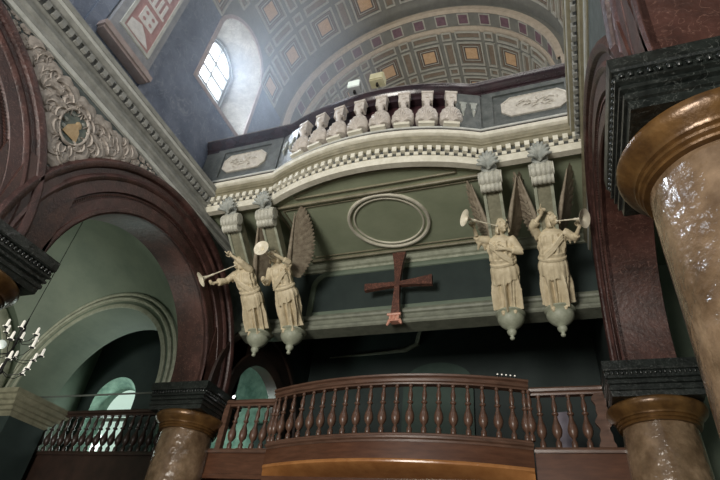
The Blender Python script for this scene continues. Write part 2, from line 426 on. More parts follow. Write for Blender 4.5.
# window embrasure (splayed), frame, glass
GX=-7.95; GYC,GR,GZ0,GZS=6.36,.58,10.95,12.55
def outline(yc,r,z0,zs,k=28):
    pts=[(yc-r,z0),(yc-r,z0+(zs-z0)*.5),(yc-r,zs)]
    pts+=[(yc-r*cos(pi*i/k),zs+r*sin(pi*i/k)) for i in range(1,k)]
    pts+=[(yc+r,zs),(yc+r,z0+(zs-z0)*.5),(yc+r,z0)]
    return pts
op=outline(WYC,WR,WZ0,WZS); gp=outline(GYC,GR+.12,GZ0-.08,GZS)
b=MB(); b.loft([[(vx(z)+.0,y,z) for y,z in op],[(GX,y,z) for y,z in gp]],closed=True,caps=False)
w=b.build('window_1',M['reveal'],smooth=30); struct(w,'deep arched clerestory window with bright glass')
b=MB(); o2=outline(WYC,WR+.11,WZ0-.1,WZS)
b.loft([[(vx(z)+.0,y,z) for y,z in op],[(vx(z)+.035,y,z) for y,z in op],[(vx(z)+.035,y,z) for y,z in o2],[(vx(z)-.03,y,z) for y,z in o2]],closed=True,caps=False)
b.build('architrave',M['pinktrim'],w,smooth=30)
b=MB()
for r0,r1,x in ((.06,.12,.10),(-.01,.05,.05)):
    A=outline(GYC,GR+r1,GZ0-r1,GZS); B=outline(GYC,GR+r0,GZ0-r0,GZS)
    b.loft([[(GX,y,z) for y,z in A],[(GX+x,y,z) for y,z in A],[(GX+x,y,z) for y,z in B],[(GX,y,z) for y,z in B]],closed=True,caps=False)
b.build('frame',M['frame'],w,smooth=30)
b=MB()
for z in (11.45,11.95,12.45): b.box(GX-.02,GYC-GR,z-.035,GX+.05,GYC+GR,z+.035)
b.box(GX-.02,GYC-.018,GZ0,GX+.03,GYC+.018,GZS+GR)
b.build('glazing_bars',M['frame'],w)
b=MB(); A=outline(GYC,GR+.02,GZ0,GZS); b.add([(GX-.05,y,z) for y,z in A],[tuple(range(len(A)))])
b.build('glass',M['glass'],w)

def vault_shell(name,R,y0,y1,m,a0=0,a1=180,na=96,ny=1,hole=None,thick=.15):
    b=MB()
    ny=max(1,ny); 
    for j in range(ny):
        ya=y0+(y1-y0)*j/ny; yb=y0+(y1-y0)*(j+1)/ny
        for i in range(na):
            A=radians(a0+(a1-a0)*i/na); B=radians(a0+(a1-a0)*(i+1)/na)
            if hole and hole((A+B)/2,(ya+yb)/2): continue
            b.add([(CX+R*cos(A),ya,ZV+R*sin(A)),(CX+R*cos(A),yb,ZV+R*sin(A)),(CX+R*cos(B),yb,ZV+R*sin(B)),(CX+R*cos(B),ya,ZV+R*sin(B))],[(0,1,2,3)])
    o=b.build(name,m); return struct(o)
def hole(a,y):
    z=ZV+RV*sin(a); return a>pi/2 and abs(y-WYC)<WR+.02 and z<wz_top(y)+.02
vault_shell('ceiling',RV,-6,9.0,M['vault'],na=180,ny=180,hole=hole)

def slab(b,a0,a1,y0,y1,R,h,mi,k=3):
    # raised curved slab on the inside of radius R, angles in degrees
    ro,ri=R+.0,R-h; rings=[]
    for i in range(k+1):
        a=radians(a0+(a1-a0)*i/k); c,s=cos(a),sin(a)
        rings.append([(CX+ro*c,y0,ZV+ro*s),(CX+ri*c,y0,ZV+ri*s),(CX+ri*c,y1,ZV+ri*s),(CX+ro*c,y1,ZV+ro*s)])
    b.loft(rings,mi,closed=True)
def ring4(b,ac,yc,ha,hy,wa,wy,R,h,mi):
    slab(b,ac-ha,ac-ha+wa,yc-hy,yc+hy,R,h,mi,2); slab(b,ac+ha-wa,ac+ha,yc-hy,yc+hy,R,h,mi,2)
    slab(b,ac-ha+wa,ac+ha-wa,yc-hy,yc-hy+wy,R,h,mi); slab(b,ac-ha+wa,ac+ha-wa,yc+hy-wy,yc+hy,R,h,mi)
# material order: 0 frame light,1 dark,2 brown,3 orange
def coffer(b,kind,ac,yc,ha,hy,R):
    d=degw=lambda m:math.degrees(m/R)
    W=.05
    ring4(b,ac,yc,ha,hy,d(W),W,R,.055,0)
    if kind=='big':
        slab(b,ac-ha+d(W+.03),ac+ha-d(W+.03),yc-hy+W+.03,yc+hy-W-.03,R,.008,1)
        ring4(b,ac,yc,ha-d(.10),hy-.10,d(.035),.035,R,.03,2)
        ring4(b,ac,yc,ha-d(.17),hy-.17,d(.03),.03,R,.02,0)
        slab(b,ac-ha+d(.25),ac+ha-d(.25),yc-hy+.25,yc+hy-.25,R,.02,3)
    else:
        slab(b,ac-ha+d(W+.025),ac+ha-d(W+.025),yc-hy+W+.025,yc+hy-W-.025,R,.008,2)
def coffer_field(name,R,rings,pitch,yp,angs,skip=None):
    b=MB(); d=lambda m:math.degrees(m/R)
    for yc in rings:
        for ac in angs:
            if not (skip and skip(ac,yc)): coffer(b,'big',ac,yc,d(.46),.46,R)
            a2=ac+pitch/2
            if not (skip and skip(a2,yc)): coffer(b,'n',a2,yc,d(.17),.46,R)
            y2=yc-yp/2
            if not (skip and skip(ac,y2)): coffer(b,'n',ac,y2,d(.46),.15,R)
            if not (skip and skip(a2,y2)): coffer(b,'n',a2,y2,d(.17),.15,R)
    o=b.build(name,[M['vframe'],M['vdark'],M['vbrown'],M['vorange']]); return struct(o)
def skip(a,y):
    if a<3 or a>178: return True
    z=ZV+RV*sin(radians(a)); return a>90 and abs(y-WYC)<WR+.5 and z<14.3
def skip(a,y):
    if a<2 or a>179: return True
    z=ZV+RV*sin(radians(a)); d=y-WYC
    return a>90 and abs(d)<WR+.38 and z<WZS+sqrt(max((WR+.45)**2-d*d,0))+.1
angs=[90+21*k for k in (-4,-3,-2,-1,0,1,2,3,4)]
coffer_field('ceiling',RV,[7.9-1.55*k for k in range(7)],21,1.55,angs,skip)
# transverse arch with purple squares
b=MB()
def band(b,R0,R1,y0,y1,mi,n=96):
    rings=[]
    for i in range(n+1):
        a=pi*i/n; c,s=cos(a),sin(a)
        rings.append([(CX+R0*c,y0,ZV+R0*s),(CX+R1*c,y0,ZV+R1*s),(CX+R1*c,y1,ZV+R1*s),(CX+R0*c,y1,ZV+R0*s)])
    b.loft(rings,mi,closed=True)
band(b,4.0,4.6,8.86,9.72,0); band(b,3.97,4.14,8.80,8.93,1); band(b,3.95,4.06,9.42,9.66,1); band(b,3.93,3.99,9.64,9.70,2)
for k in range(-8,9):
    ac=90+11.05*k
    if 2<ac<178:
        d=lambda m:math.degrees(m/4.0)
        slab(b,ac-d(.20),ac+d(.20),8.97,9.37,4.0,.012,2,2); slab(b,ac-d(.155),ac+d(.155),9.015,9.325,4.0,.022,3,2)
struct(b.build('ceiling',[M['vault'],M['vborder'],M['vframe'],M['vpurple']],smooth=25),'transverse vault arch with a ring of purple squares')
# jambs of the arch down to the gallery
for side in (-1,1):
    b=MB(); x0,x1=sorted((mir(CX-4.0,side),mir(CX-4.9,side))); b.box(x0,8.86,7.4,x1,9.72,ZV)
    x0,x1=sorted((mir(CX-3.97,side),mir(CX-4.14,side))); b.box(x0,8.80,7.4,x1,8.93,ZV,1)
    struct(b.build('trim_4',[M['vault'],M['vborder']]))
vault_shell('ceiling',3.92,9.6,15.2,M['vault'],na=120)
coffer_field('ceiling',3.92,[10.42+1.42*k for k in range(4)],22.5,1.42,[88.8+22.5*k for k in (-3,-2,-1,0,1,2,3)],lambda a,y:a<4 or a>176)
for side in (-1,1):
    b=MB(); b.box(*((mir(CX-3.92,side)-.0),9.6,7.4,(mir(CX-4.1,side)),15.2,ZV)); struct(b.build('wall_left' if side<0 else 'wall_right',M['vault']))
b=MB(); b.box(-8,15.2,7.4,2,15.35,17.2); struct(b.build('wall_back',M['vault']))
# right clerestory wall
b=MB(); b.box(mir(WX,1),-6,7.4,mir(WX,1)+.2,9.0,9.2); b.box(mir(WX,1),-6,9.2,mir(WX,1)+.2,-4.6,ZV)
for ya,yb in ((-2.9,.1),(1.9,5.38),(7.46,9.0)): b.box(mir(WX,1),ya,9.2,mir(WX,1)+.2,yb,ZV)
struct(b.build('wall_right',M['wall']))

# painted pilaster panel on the left clerestory wall
px0=-7.15; pc=3.62; hw=.57
L=(px0,pc,8.45)
root=tag(empty('wall_pilaster',L),'blue-grey pilaster with framed red panel of white relief signs at top left','pilaster')
def rl(b,name,m,par=root,sm=False): return rel(b,name,m,par,sm,L)
b=MB(); b.box(-7.2,pc-hw,8.6,-7.0,pc+hw,13.0); shf=rl(b,'shaft',M['wall2'])
b=MB()
for z0,z1,e in ((8.36,8.42,.06),(8.42,8.54,.10),(8.54,8.60,.05),(8.60,8.66,.02)): b.box(-7.2,pc-hw-e,z0,-7.0+e,pc+hw+e,z1)
rl(b,'base_moulding',M['pinktrim'])
b=MB(); 
y0,y1,z0,z1=pc-.42,pc+.42,8.88,12.0
for a in ((y0,z0,y1,z0+.07),(y0,z1-.07,y1,z1),(y0,z0+.07,y0+.07,z1-.07),(y1-.07,z0+.07,y1,z1-.07)): b.box(-7.0,a[0],a[1],-6.965,a[2],a[3])
rl(b,'panel_frame',M['entlight'])
b=MB(); b.box(-7.0,y0+.07,z0+.07,-6.985,y1-.07,z1-.07); pan=rl(b,'red_panel',M['panelred'])
b=MB()
# white diamond at the base of the panel
b.loft([[(x,pc-.30,z0+.12),(x,pc+.05,z0+.13),(x,pc+.30,z0+.16),(x,pc+.12,z0+.38),(x,pc-.05,z0+.52),(x,pc-.3,z0+.40)] for x in (-6.99,-6.972)])
# plate with four holes
def plate(yc,zc,w,h):
    b.box(-6.985,yc-w,zc-h,-6.968,yc+w,zc+h)
plate(pc,z0+.80,.20,.22)
for i in range(4): b.box(-6.985,pc-.26+.14*i,z0+1.24,-6.968,pc-.19+.14*i,z0+1.66)
b.box(-6.985,pc-.28,z0+1.18,-6.968,pc+.28,z0+1.24)
b.box(-6.985,pc-.2,z0+1.8,-6.968,pc+.2,z0+2.2)
rl(b,'white_relief',M['white'],root)
for dy in (-.09,.09):
    for dz in (-.1,.1):
        b=MB(); b.tube([(-6.97,pc+dy,z0+.8+dz),(-6.962,pc+dy,z0+.8+dz)],.045,10); rl(b,'round_hole',M['panelred'],root)
b=MB(); b.box(-7.2,pc-hw-.30,7.45,-7.1,pc-hw-.04,13); b.box(-7.2,pc+hw+.04,7.45,-7.1,pc+hw+.24,13); rl(b,'flanking_strip',M['wall'],root)
# lamp-like broken fixture at the foot of the pilaster
b=MB(); b.box(-6.9,5.0,7.46,-6.55,5.04,7.5)

# ------------------------------------------------------------------ upper gallery
def gpath(Y0,half,sag,xl,xr,n=28):
    R=(half*half+sag*sag)/(2*sag); a0=math.asin(half/R); P=[(xl,Y0)]
    for i in range(n+1):
        a=-a0+2*a0*i/n; P.append((CX+R*sin(a),Y0+(R-sag)-R*cos(a)))
    P.append((xr,Y0)); return P
def arcpts(Y0,half,sag,count,off=0,shrink=0):
    R=(half*half+sag*sag)/(2*sag); a0=math.asin(half/R)-shrink; out=[]
    for i in range(count):
        a=-a0+2*a0*i/(count-1) if count>1 else 0
        out.append((CX+(R+off)*sin(a),Y0+(R-sag)-(R+off)*cos(a),a))
    return out
GY=6.58; GH=2.12; GS=.46
path=gpath(GY,GH,GS,-7.12,mir(-7.12,1)); bow=path[1:-1]
gal=tag(empty('upper_gallery',(CX,GY,7.4)),'upper organ gallery with bowed cream cornice, dark rail and green soffit','gallery',kind='thing')
LG=(CX,GY,7.4)
def gb(b,name,m,par=gal,sm=25): 
    o=rel(b,name,m,par,sm,LG); return o
b=MB(); sweep(b,path,[(-.35,6.97),(-.01,6.97),(-.01,7.15),(.03,7.16),(.035,7.19),(.02,7.205),(.04,7.26),(.065,7.27),(.07,7.30),(.09,7.32),(.10,7.385),(-.35,7.385)],closed_prof=True)
gb(b,'cornice',M['olive'])
b=MB(); sweep(b,path,[(.07,7.39),(.12,7.40),(.15,7.42),(.155,7.50),(.13,7.52),(-.3,7.53),(-.3,7.39)],closed_prof=True); gb(b,'cream_fascia',M['cream'])
b=MB(); sweep(b,path,[(-.12,6.81),(.005,6.81),(.012,6.83),(.012,6.965),(-.12,6.965)],closed_prof=True); gb(b,'lower_cream_band',M['cream'])
def along(P,step):
    out=[]; acc=step/2
    for i in range(len(P)-1):
        a=Vector(P[i]); c=Vector(P[i+1]); l=(c-a).length; t=(c-a)/l
        while acc<l: out.append((a+t*acc,t)); acc+=step
        acc-=l
    return out
b=MB()
for p,t in along(path,.157):
    n=Vector((t.y,-t.x)); q=[p+t*s*.042+n*d for s,d in ((-1,-.02),(1,-.02),(1,.085),(-1,.085))]
    b.loft([[(v.x,v.y,z) for v in q] for z in (7.04,7.15)])
    q=[p+t*s*.042+n*d for s,d in ((-1,-.02),(1,-.02),(1,.03),(-1,.03))]
    b.loft([[(v.x+t.x*.0785,v.y+t.y*.0785,z) for v in q] for z in (6.97,7.045)])
gb(b,'dentil_course',M['cream'])['kind']='stuff'
b=MB(); sweep(b,path,[(-.05,6.972),(.004,6.972),(.004,7.148),(-.05,7.148)],closed_prof=True); gb(b,'dentil_groove',M['dentdark'])
b=MB(); sweep(b,path,[(-.3,7.53),(.07,7.53),(.07,7.56),(.045,7.58),(.045,7.655),(-.3,7.655)],closed_prof=True); gb(b,'dark_plinth',M['rail'])
b=MB(); sweep(b,path,[(-.3,7.655),(.065,7.655),(.075,7.68),(.065,7.70),(-.3,7.70)],closed_prof=True); gb(b,'plinth_lip',M['entlight'])
rpath=gpath(GY,1.98,.36,-7.12,mir(-7.12,1)); 
b=MB(); sweep(b,rpath,[(-.28,8.72),(.0,8.72),(.02,8.76),(.02,8.80),(.05,8.82),(.05,8.86),(.09,8.90),(.13,8.96),(.14,9.01),(-.28,9.01)],closed_prof=True); gb(b,'handrail',M['rail'])
b=MB(); sweep(b,rpath,[(-.26,9.01),(.145,9.01),(.15,9.03),(.13,9.05),(-.26,9.06)],closed_prof=True); gb(b,'handrail_cap',M['railcap'])
# maroon backboard behind shells
b=MB(); sweep(b,bow,[(-.30,7.69),(-.26,7.69),(-.26,8.74),(-.30,8.74)],closed_prof=True); gb(b,'backboard',M['maroon'])
# straight parapet panels with cartouches
def cartouche(cx,cy,cz,w,h):
    par=None
    b=MB(); c=.24*w/.6*.9; pts=[(-w,-h*.45),(-w*.72,-h),(w*.72,-h),(w,-h*.45),(w,h*.45),(w*.72,h),(-w*.72,h),(-w,h*.45)]
    b.loft([[(cx+x*k,cy-d,cz+z*k) for x,z in pts] for k,d in ((1,0),(1,.035),(.93,.045),(.91,.03),(.2,.03))])
    return b
for (xa,xb) in ((-7.1,CX-GH-.02),(CX+GH+.02,mir(-7.1,1))):
    b=MB(); b.box(xa,GY-.01,7.70,xb,GY+.25,8.72); pp=gb(b,'parapet_panel',M['greypan'],sm=False)
    b=MB()
    lx,rx=(max(xa,-6.75),xb-.05) if xa<-5 else (xa+.05,min(xb,mir(-6.75,1)))
    for a in ((lx,7.70,rx,7.80),(lx,8.60,rx,8.72),(lx,7.80,lx+.2,8.60),(rx-.28,7.80,rx,8.60)): b.box(a[0],GY-.05,a[1],a[2],GY-.005,a[3])
    gb(b,'panel_border',M['greypan'],sm=False)
    mx=(lx+rx)/2-.05*(1 if xa<-5 else -1); w=(rx-lx)/2-.30
    b=cartouche(mx,GY-.01,8.20,w,.27); ca=gb(b,'cartouche',M['cart'],sm=False)
    b=MB()
    for i in range(26):
        a=random.uniform(0,2*pi); r=random.random()**.6; x=mx+cos(a)*r*w*.7; z=8.20+sin(a)*r*.17
        q=random.uniform(0,pi); l=random.uniform(.03,.09)
        b.tube([(x-cos(q)*l,GY-.045,z-sin(q)*l*.6),(x,GY-.062,z+.012),(x+cos(q)*l,GY-.045,z+sin(q)*l*.6)],[.006,.016,.006],6)
    b.ball((mx,GY-.05,8.21),(.06,.03,.06),10)
    gb(b,'cartouche_ornament',M['cart'])
# piers at both ends of the bow with carved fronts
P8=arcpts(GY,GH,GS,2,0,.035)
for s,(x,y,a) in zip((-1,1),[arcpts(GY,GH,GS,15)[0],arcpts(GY,GH,GS,15)[-1]]):
    xm,ym,am=arcpts(GY,GH,GS,21)[1 if s<0 else -2]
    R=Matrix.Translation((xm,ym,0))@Matrix.Rotation(am,4,'Z')
    b=MB(); b.box(-.24,-.05,7.70,.24,.24,8.72,M=R)
    gb(b,'end_pier',M['greypan'],sm=False)
    b=MB()
    for dx in (-.10,.10):
        b.box(dx-.07,-.075,8.38,dx+.07,-.045,8.44,M=R); b.box(dx-.05,-.085,8.24,dx+.05,-.045,8.37,M=R)
        b.tube([R@Vector((dx,-.05,8.24)),R@Vector((dx,-.08,8.15)),R@Vector((dx,-.05,8.04))],[.045,.035,.008],8)
    gb(b,'pier_carving',M['palm'],sm=False)
# shell balusters
def shell_part(x,y,a):
    R=Matrix.Translation((x-CX,y-GY,-7.4))@Matrix.Rotation(a,4,'Z')
    return R
def shell_mesh():
    b=MB(); z0=7.78; rows=[]; back=[]; nt=44; nu=9
    for i in range(nt+1):
        t=-1+2*i/nt; ang=t*1.45; L=.50*(1-.28*abs(t)**2.2); rib=.5+.5*cos(t*pi*9); row=[]
        for k in range(nu+1):
            u=.06+.94*k/nu; bul=(.10+.035*rib*min(1,u*1.6))*sin(min(1,u*.9+.08)*pi)**.8+.012
            row.append((sin(ang)*L*u*.56*(1+.05*rib*u),-.03-bul,z0+.03+cos(ang)*L*u))
        rows.append(row); back.append([(p[0]*.96,.05,p[2]) for p in row])
    b.loft([r+list(reversed(q)) for r,q in zip(rows,back)],closed=True,caps=True)
    b.ball((0,-.06,z0+.05),(.09,.07,.05),10)
    return b
b0=shell_mesh()
sh=None; spots=arcpts(GY,GH,GS,21)
idx=[2.9+ (17.5-2.9)*i/7 for i in range(8)]
R_=(GH*GH+GS*GS)/(2*GS); A0=math.asin(GH/R_)
for i in range(8):
    a=-A0+2*A0*(idx[i])/20
    x=CX+R_*sin(a); y=GY+(R_-GS)-R_*cos(a)
    if sh is None:
        sh=b0.build('shell_baluster',M['shell'],gal,smooth=40)
        b=MB(); b.box(-.105,-.10,8.42,.105,.06,8.70); b.box(-.12,-.115,8.66,.12,.07,8.71); b.box(-.05,-.07,8.22,.05,.05,8.47); sh_cap=b.build('cap_block',M['shell'],sh)
        b=MB(); b.ball((0,-.105,8.56),(.06,.03,.07),8); b.tube([(0,-.03,8.30),(0,-.06,8.36),(0,-.05,8.44)],[.07,.05,.09],8); b.build('block_rosette',M['shell'],sh,smooth=True)
        b=MB(); b.box(-.15,-.14,7.70,.15,.08,7.76); b.box(-.11,-.11,7.76,.11,.06,7.80); b.build('foot_block',M['cream'],sh)
        o=sh
    else: o=copy_tree(sh,gal)
    o.matrix_parent_inverse=Matrix.Identity(4)
    o.location=(x-CX,y-GY,-7.4); o.rotation_euler=(0,0,a)
# soffit (flat green ceiling under the gallery) with mouldings
sof=MB(); n=len(path)
rows=[]
for i in range(len(path)): rows.append([(path[i][0],path[i][1]+.02,6.90),(path[i][0],9.3,6.90),(path[i][0],9.3,7.3),(path[i][0],path[i][1]+.02,7.3)])
sof.loft(rows,closed=True); gb(sof,'soffit',M['green'],sm=False)
def strip(b,pts,w,h,z,mi=0,closed=False):
    # moulding under the soffit along a plan path, hanging down by h
    P=[Vector(p) for p in pts]; rings=[]; n=len(P)
    for i in range(n):
        ns=[]
        if i>0 or closed: t=(P[i]-P[i-1]).normalized(); ns.append(Vector((t.y,-t.x)))
        if i<n-1 or closed: t=(P[(i+1)%n]-P[i]).normalized(); ns.append(Vector((t.y,-t.x)))
        nn=sum(ns,Vector((0,0))).normalized(); k=1/max(.35,nn.dot(ns[0]))
        rings.append([(P[i].x+nn.x*d*k,P[i].y+nn.y*d*k,zz) for d,zz in ((-w/2,z),(-w/2,z-h*.6),(-w/4,z-h),(w/4,z-h),(w/2,z-h*.6),(w/2,z))])
    b.loft(rings,mi,closed=True,caps=not closed,loop=closed)
b=MB()
circ=lambda r:[(-2.84+r*cos(2*pi*i/64),7.80+r*sin(2*pi*i/64)) for i in range(64)]
strip(b,circ(.83),.07,.05,6.90,closed=True); strip(b,circ(.72),.04,.03,6.90,closed=True)
gb(b,'ceiling_ring',M['cream'])
b=MB()
rect=[(-5.02,6.88),(-.72,6.88),(-.72,8.80),(-5.02,8.80)]
strip(b,rect,.06,.05,6.90,closed=True)
rect2=[(-4.9,7.0),(-.84,7.0),(-.84,8.68),(-4.9,8.68)]
strip(b,rect2,.03,.02,6.90,closed=True)
# segmental panel in the bow
seg=[(CX-1.62+3.24*i/20,GY+.05-.30*sin(pi*i/20)) for i in range(21)]
strip(b,seg+[(CX+1.62,GY+.13),(CX-1.62,GY+.13)],.04,.03,6.90,closed=True)
gb(b,'soffit_moulding',M['olive'])
b=MB(); fl=[(p[0],p[1]) for p in path]
b.loft([[(p[0],p[1],7.3),(p[0],9.9,7.3),(p[0],9.9,7.7),(p[0],p[1],7.7)] for p in [(q[0],q[1]+.02) for q in path]]); gb(b,'floor_slab',M['greendark'],sm=False)
# dark maroon inner parapet/floor beyond
b=MB(); b.box(-7.1,9.9,7.3,1.4,15.2,7.7); struct(b.build('floor',M['greendark']))

# ------------------------------------------------------------------ recessed panel wall, beam, lower gallery
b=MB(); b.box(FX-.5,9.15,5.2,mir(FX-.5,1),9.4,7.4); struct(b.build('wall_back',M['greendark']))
b=MB()
beam=[(FX-.05,8.98),(mir(FX,1)+.05,8.98)]
sweep(b,beam,[(-.3,5.10),(.10,5.10),(.13,5.13),(.135,5.17),(.11,5.21),(.06,5.22),(.05,5.28),(.055,5.33),(.10,5.35),(.115,5.39),(.10,5.43),(.04,5.46),(.02,5.50),(-.3,5.52)],closed_prof=True)
o=b.build('moulded_beam',M['beam'],smooth=25); tag(o,'pale grey-green moulded beam crossing below the red cross and the angels','beam',kind='thing')
b=MB()
fr=[]
x0,x1,z0,z1=-5.05,-.68,5.62,6.70
for a in range(7): t=radians(180-15*a); fr.append((x0+.35+.35*cos(t),z1-.35+.35*sin(t)))
for a in range(7): t=radians(90-15*a); fr.append((x1-.35+.35*cos(t),z1-.35+.35*sin(t)))
fr+=[(x1,z0),(x0,z0)]
P=[Vector(p) for p in fr]; rings=[]
for i in range(len(P)):
    t1=(P[i]-P[i-1]).normalized(); t2=(P[(i+1)%len(P)]-P[i]).normalized(); nn=(Vector((t1.y,-t1.x))+Vector((t2.y,-t2.x))).normalized(); k=1/max(.35,nn.dot(Vector((t1.y,-t1.x))))
    rings.append([(P[i].x+nn.x*d*k,9.15-h,P[i].y+nn.y*d*k) for d,h in ((-.07,0),(-.06,.03),(0,.05),(.06,.03),(.07,0))])
b.loft(rings,closed=True,loop=True,caps=False)
struct(b.build('trim_5',M['greenaisle'],smooth=40))
# cove between the wall and the soffit
b=MB(); sweep(b,[(FX,9.15),(mir(FX,1),9.15)],[(0,6.75),(.05,6.75),(.06,6.80),(.12,6.82),(.18,6.88),(.24,6.89),(.24,6.93),(0,6.93)],closed_prof=True); struct(b.build('trim_6',M['corbel'],smooth=25))

# lower gallery room
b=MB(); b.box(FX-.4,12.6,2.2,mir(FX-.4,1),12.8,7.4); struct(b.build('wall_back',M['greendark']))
b=MB(); b.box(-7.7,9.0,2.15,1.9,12.6,2.3); struct(b.build('floor',M['wooddark']))
b=MB(); b.box(FX-.4,9.2,6.9,mir(FX-.4,1),12.6,7.1); struct(b.build('ceiling',M['greendark']))
b=MB(); b.box(-7.7,9.6,-1.6,1.9,9.75,2.15); struct(b.build('wall_back',M['wooddark']))
b=MB(); b.box(5.2,-6,-1.6,5.4,10.8,7.4); b.box(1.9,10.6,-1.6,5.2,10.8,7.4); struct(b.build('wall_right',M['greenaisle']))
b=MB(); b.box(1.9,-6,7.0,5.4,10.8,7.2); struct(b.build('ceiling',M['greenaisle']))
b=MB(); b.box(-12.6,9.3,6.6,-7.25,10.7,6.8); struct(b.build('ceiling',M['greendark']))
# rounded niche on the back wall
b=MB(); yb=12.6
pts=[(-3.75,2.4),(-3.75,5.35)]+[(-2.85-.9*cos(pi*i/20),5.35+.55*sin(pi*i/20)) for i in range(1,20)]+[(-1.95,5.35),(-1.95,2.4)]
b.loft([[(x,yb-d,z) for x,z in pts] for d in (0,.12)]); o=b.build('blind_arch_panel',M['niche']); tag(o,'dim rounded-top green panel on the wall behind the balcony centre','panel',kind='thing')
b=MB(); b.tube([(-6.0,12.55,6.25),(-4.2,12.55,6.32),(-3.75,12.55,6.36),(-3.45,12.55,6.50),(-3.38,12.55,6.85)],[.03,.09,.14,.16,.15],6,flat=.4); o=b.build('pale_wall_strip',M['corbel']); tag(o,'faint pale kinked strip running along the dark wall below the cross','pale_strip')  # raised kinked strip, paler than the wall around it
# bench and cloth-covered chair behind the balustrades
root=tag(empty('covered_chair',(.02,9.75,2.3)),'chair back under a lilac-grey cloth behind the right side balustrade','chair')
b=MB(); b.loft([[(-.13,-.02,.5),(.13,-.02,.5),(.15,.06,.5),(-.13,.06,.5)],[(-.12,-.03,.9),(.12,-.03,.9),(.13,.05,.9),(-.12,.05,.9)],[(-.11,-.02,1.22),(.09,-.02,1.24),(.09,.05,1.24),(-.11,.05,1.22)]]); b.build('backrest',M['lilac'],root)
b=MB(); b.box(-.2,-.05,.42,.2,.4,.5); b.build('seat',M['lilac'],root)
for x,y in ((-.17,-.02),(.17,-.02),(-.17,.36),(.17,.36)):
    b=MB(); b.tube([(x,y,0),(x,y,.44)],.02,6); b.build('leg',M['iron'],root)
b=MB(); b.box(-3.9,9.75,3.02,-1.0,9.80,3.10); b.box(-3.9,9.78,2.75,-1.0,9.80,2.98); b.box(-3.9,9.4,2.72,-1.0,9.8,2.76)
for x in (-3.9,-2.5,-1.05): b.box(x,9.4,2.3,x+.05,9.8,2.74)
o=b.build('choir_bench',M['wood']); tag(o,'long low dark wooden bench behind the bowed balcony balusters','bench')

# ------------------------------------------------------------------ wooden balcony
BY=8.83; BH=2.38; BS=.48
bp=gpath(BY,BH,BS,0,0)[1:-1]
balc=tag(empty('bowed_balcony',(CX,BY,2.3)),'bowed mahogany balcony with turned balusters in the centre','balcony',kind='thing')
LB=(CX,BY,2.3)
def bb(b,name,m,par=balc,sm=30): return rel(b,name,m,par,sm,LB)
b=MB(); sweep(b,bp,[(-.10,3.575),(.03,3.575),(.04,3.60),(.07,3.615),(.085,3.65),(.06,3.665),(.06,3.68),(.10,3.70),(.105,3.73),(.08,3.745),(-.10,3.75)],closed_prof=True); bb(b,'handrail',M['wood'])
b=MB(); sweep(b,bp,[(-.25,2.60),(.03,2.60),(.04,2.63),(.07,2.65),(.08,2.68),(.05,2.70),(.05,2.725),(.03,2.74),(-.25,2.745)],closed_prof=True); bb(b,'base_rail',M['wood'])
b=MB(); sweep(b,bp,[(-.3,2.31),(.02,2.31),(.02,2.60),(-.3,2.60)],closed_prof=True); bb(b,'apron',M['woodapron'])
RBu=(BH*BH+BS*BS)/(2*BS); b=MB(); rings=[]
for i in range(41):
    x=-BH*1.0+2*BH*i/40; yf=BY+(RBu-BS)-sqrt(RBu*RBu-x*x)-.035; ya=BY+.0
    rings.append([(CX+x,yf,2.33),(CX+x,yf-.02,2.30),(CX+x,yf-.015,2.275),(CX+x,yf+.02,2.25),(CX+x,yf*.45+ya*.55,2.185),(CX+x,ya,2.15),(CX+x,ya,2.33)])
b.loft(rings); bb(b,'lit_underside',M['woodlit'])
b=MB(); b.box(CX-BH,BY+.0,1.95,CX+BH,BY+.1,2.32); b.box(CX-BH,BY+.1,1.95,CX+BH,9.7,2.0); bb(b,'lower_fascia',M['woodapron'],sm=False)
BPROF=[(.034,0),(.038,.01),(.038,.08),(.028,.10),(.018,.125),(.024,.14),(.042,.18),(.054,.235),(.055,.28),(.046,.34),(.030,.40),(.020,.46),(.018,.49),(.034,.505),(.037,.52),(.034,.535),(.018,.55),(.024,.58),(.031,.63),(.027,.68),(.017,.74),(.015,.775),(.026,.79),(.028,.80),(.022,.835)]
def baluster_mb(s=1.0,n=12):
    b=MB(); b.lathe([((r*1.45 if .15<z<.82 else r*1.25),z*s) for r,z in BPROF],n); return b
RB=(BH*BH+BS*BS)/(2*BS); AB=math.asin(BH/RB)
proto=None
for i in range(21):
    a=-AB+2*AB*i/20; a*=.985
    x=CX+RB*sin(a); y=BY+(RB-BS)-RB*cos(a)
    ds=[0] if 0<i<20 else [-.03,.045] 
    for d in ds:
        if proto is None: proto=baluster_mb(1.0).build('baluster',M['wood'],balc,smooth=50); o=proto
        else: o=proto.copy(); C.objects.link(o); o.parent=balc
        o.location=(x-CX+d,y-BY,.44)
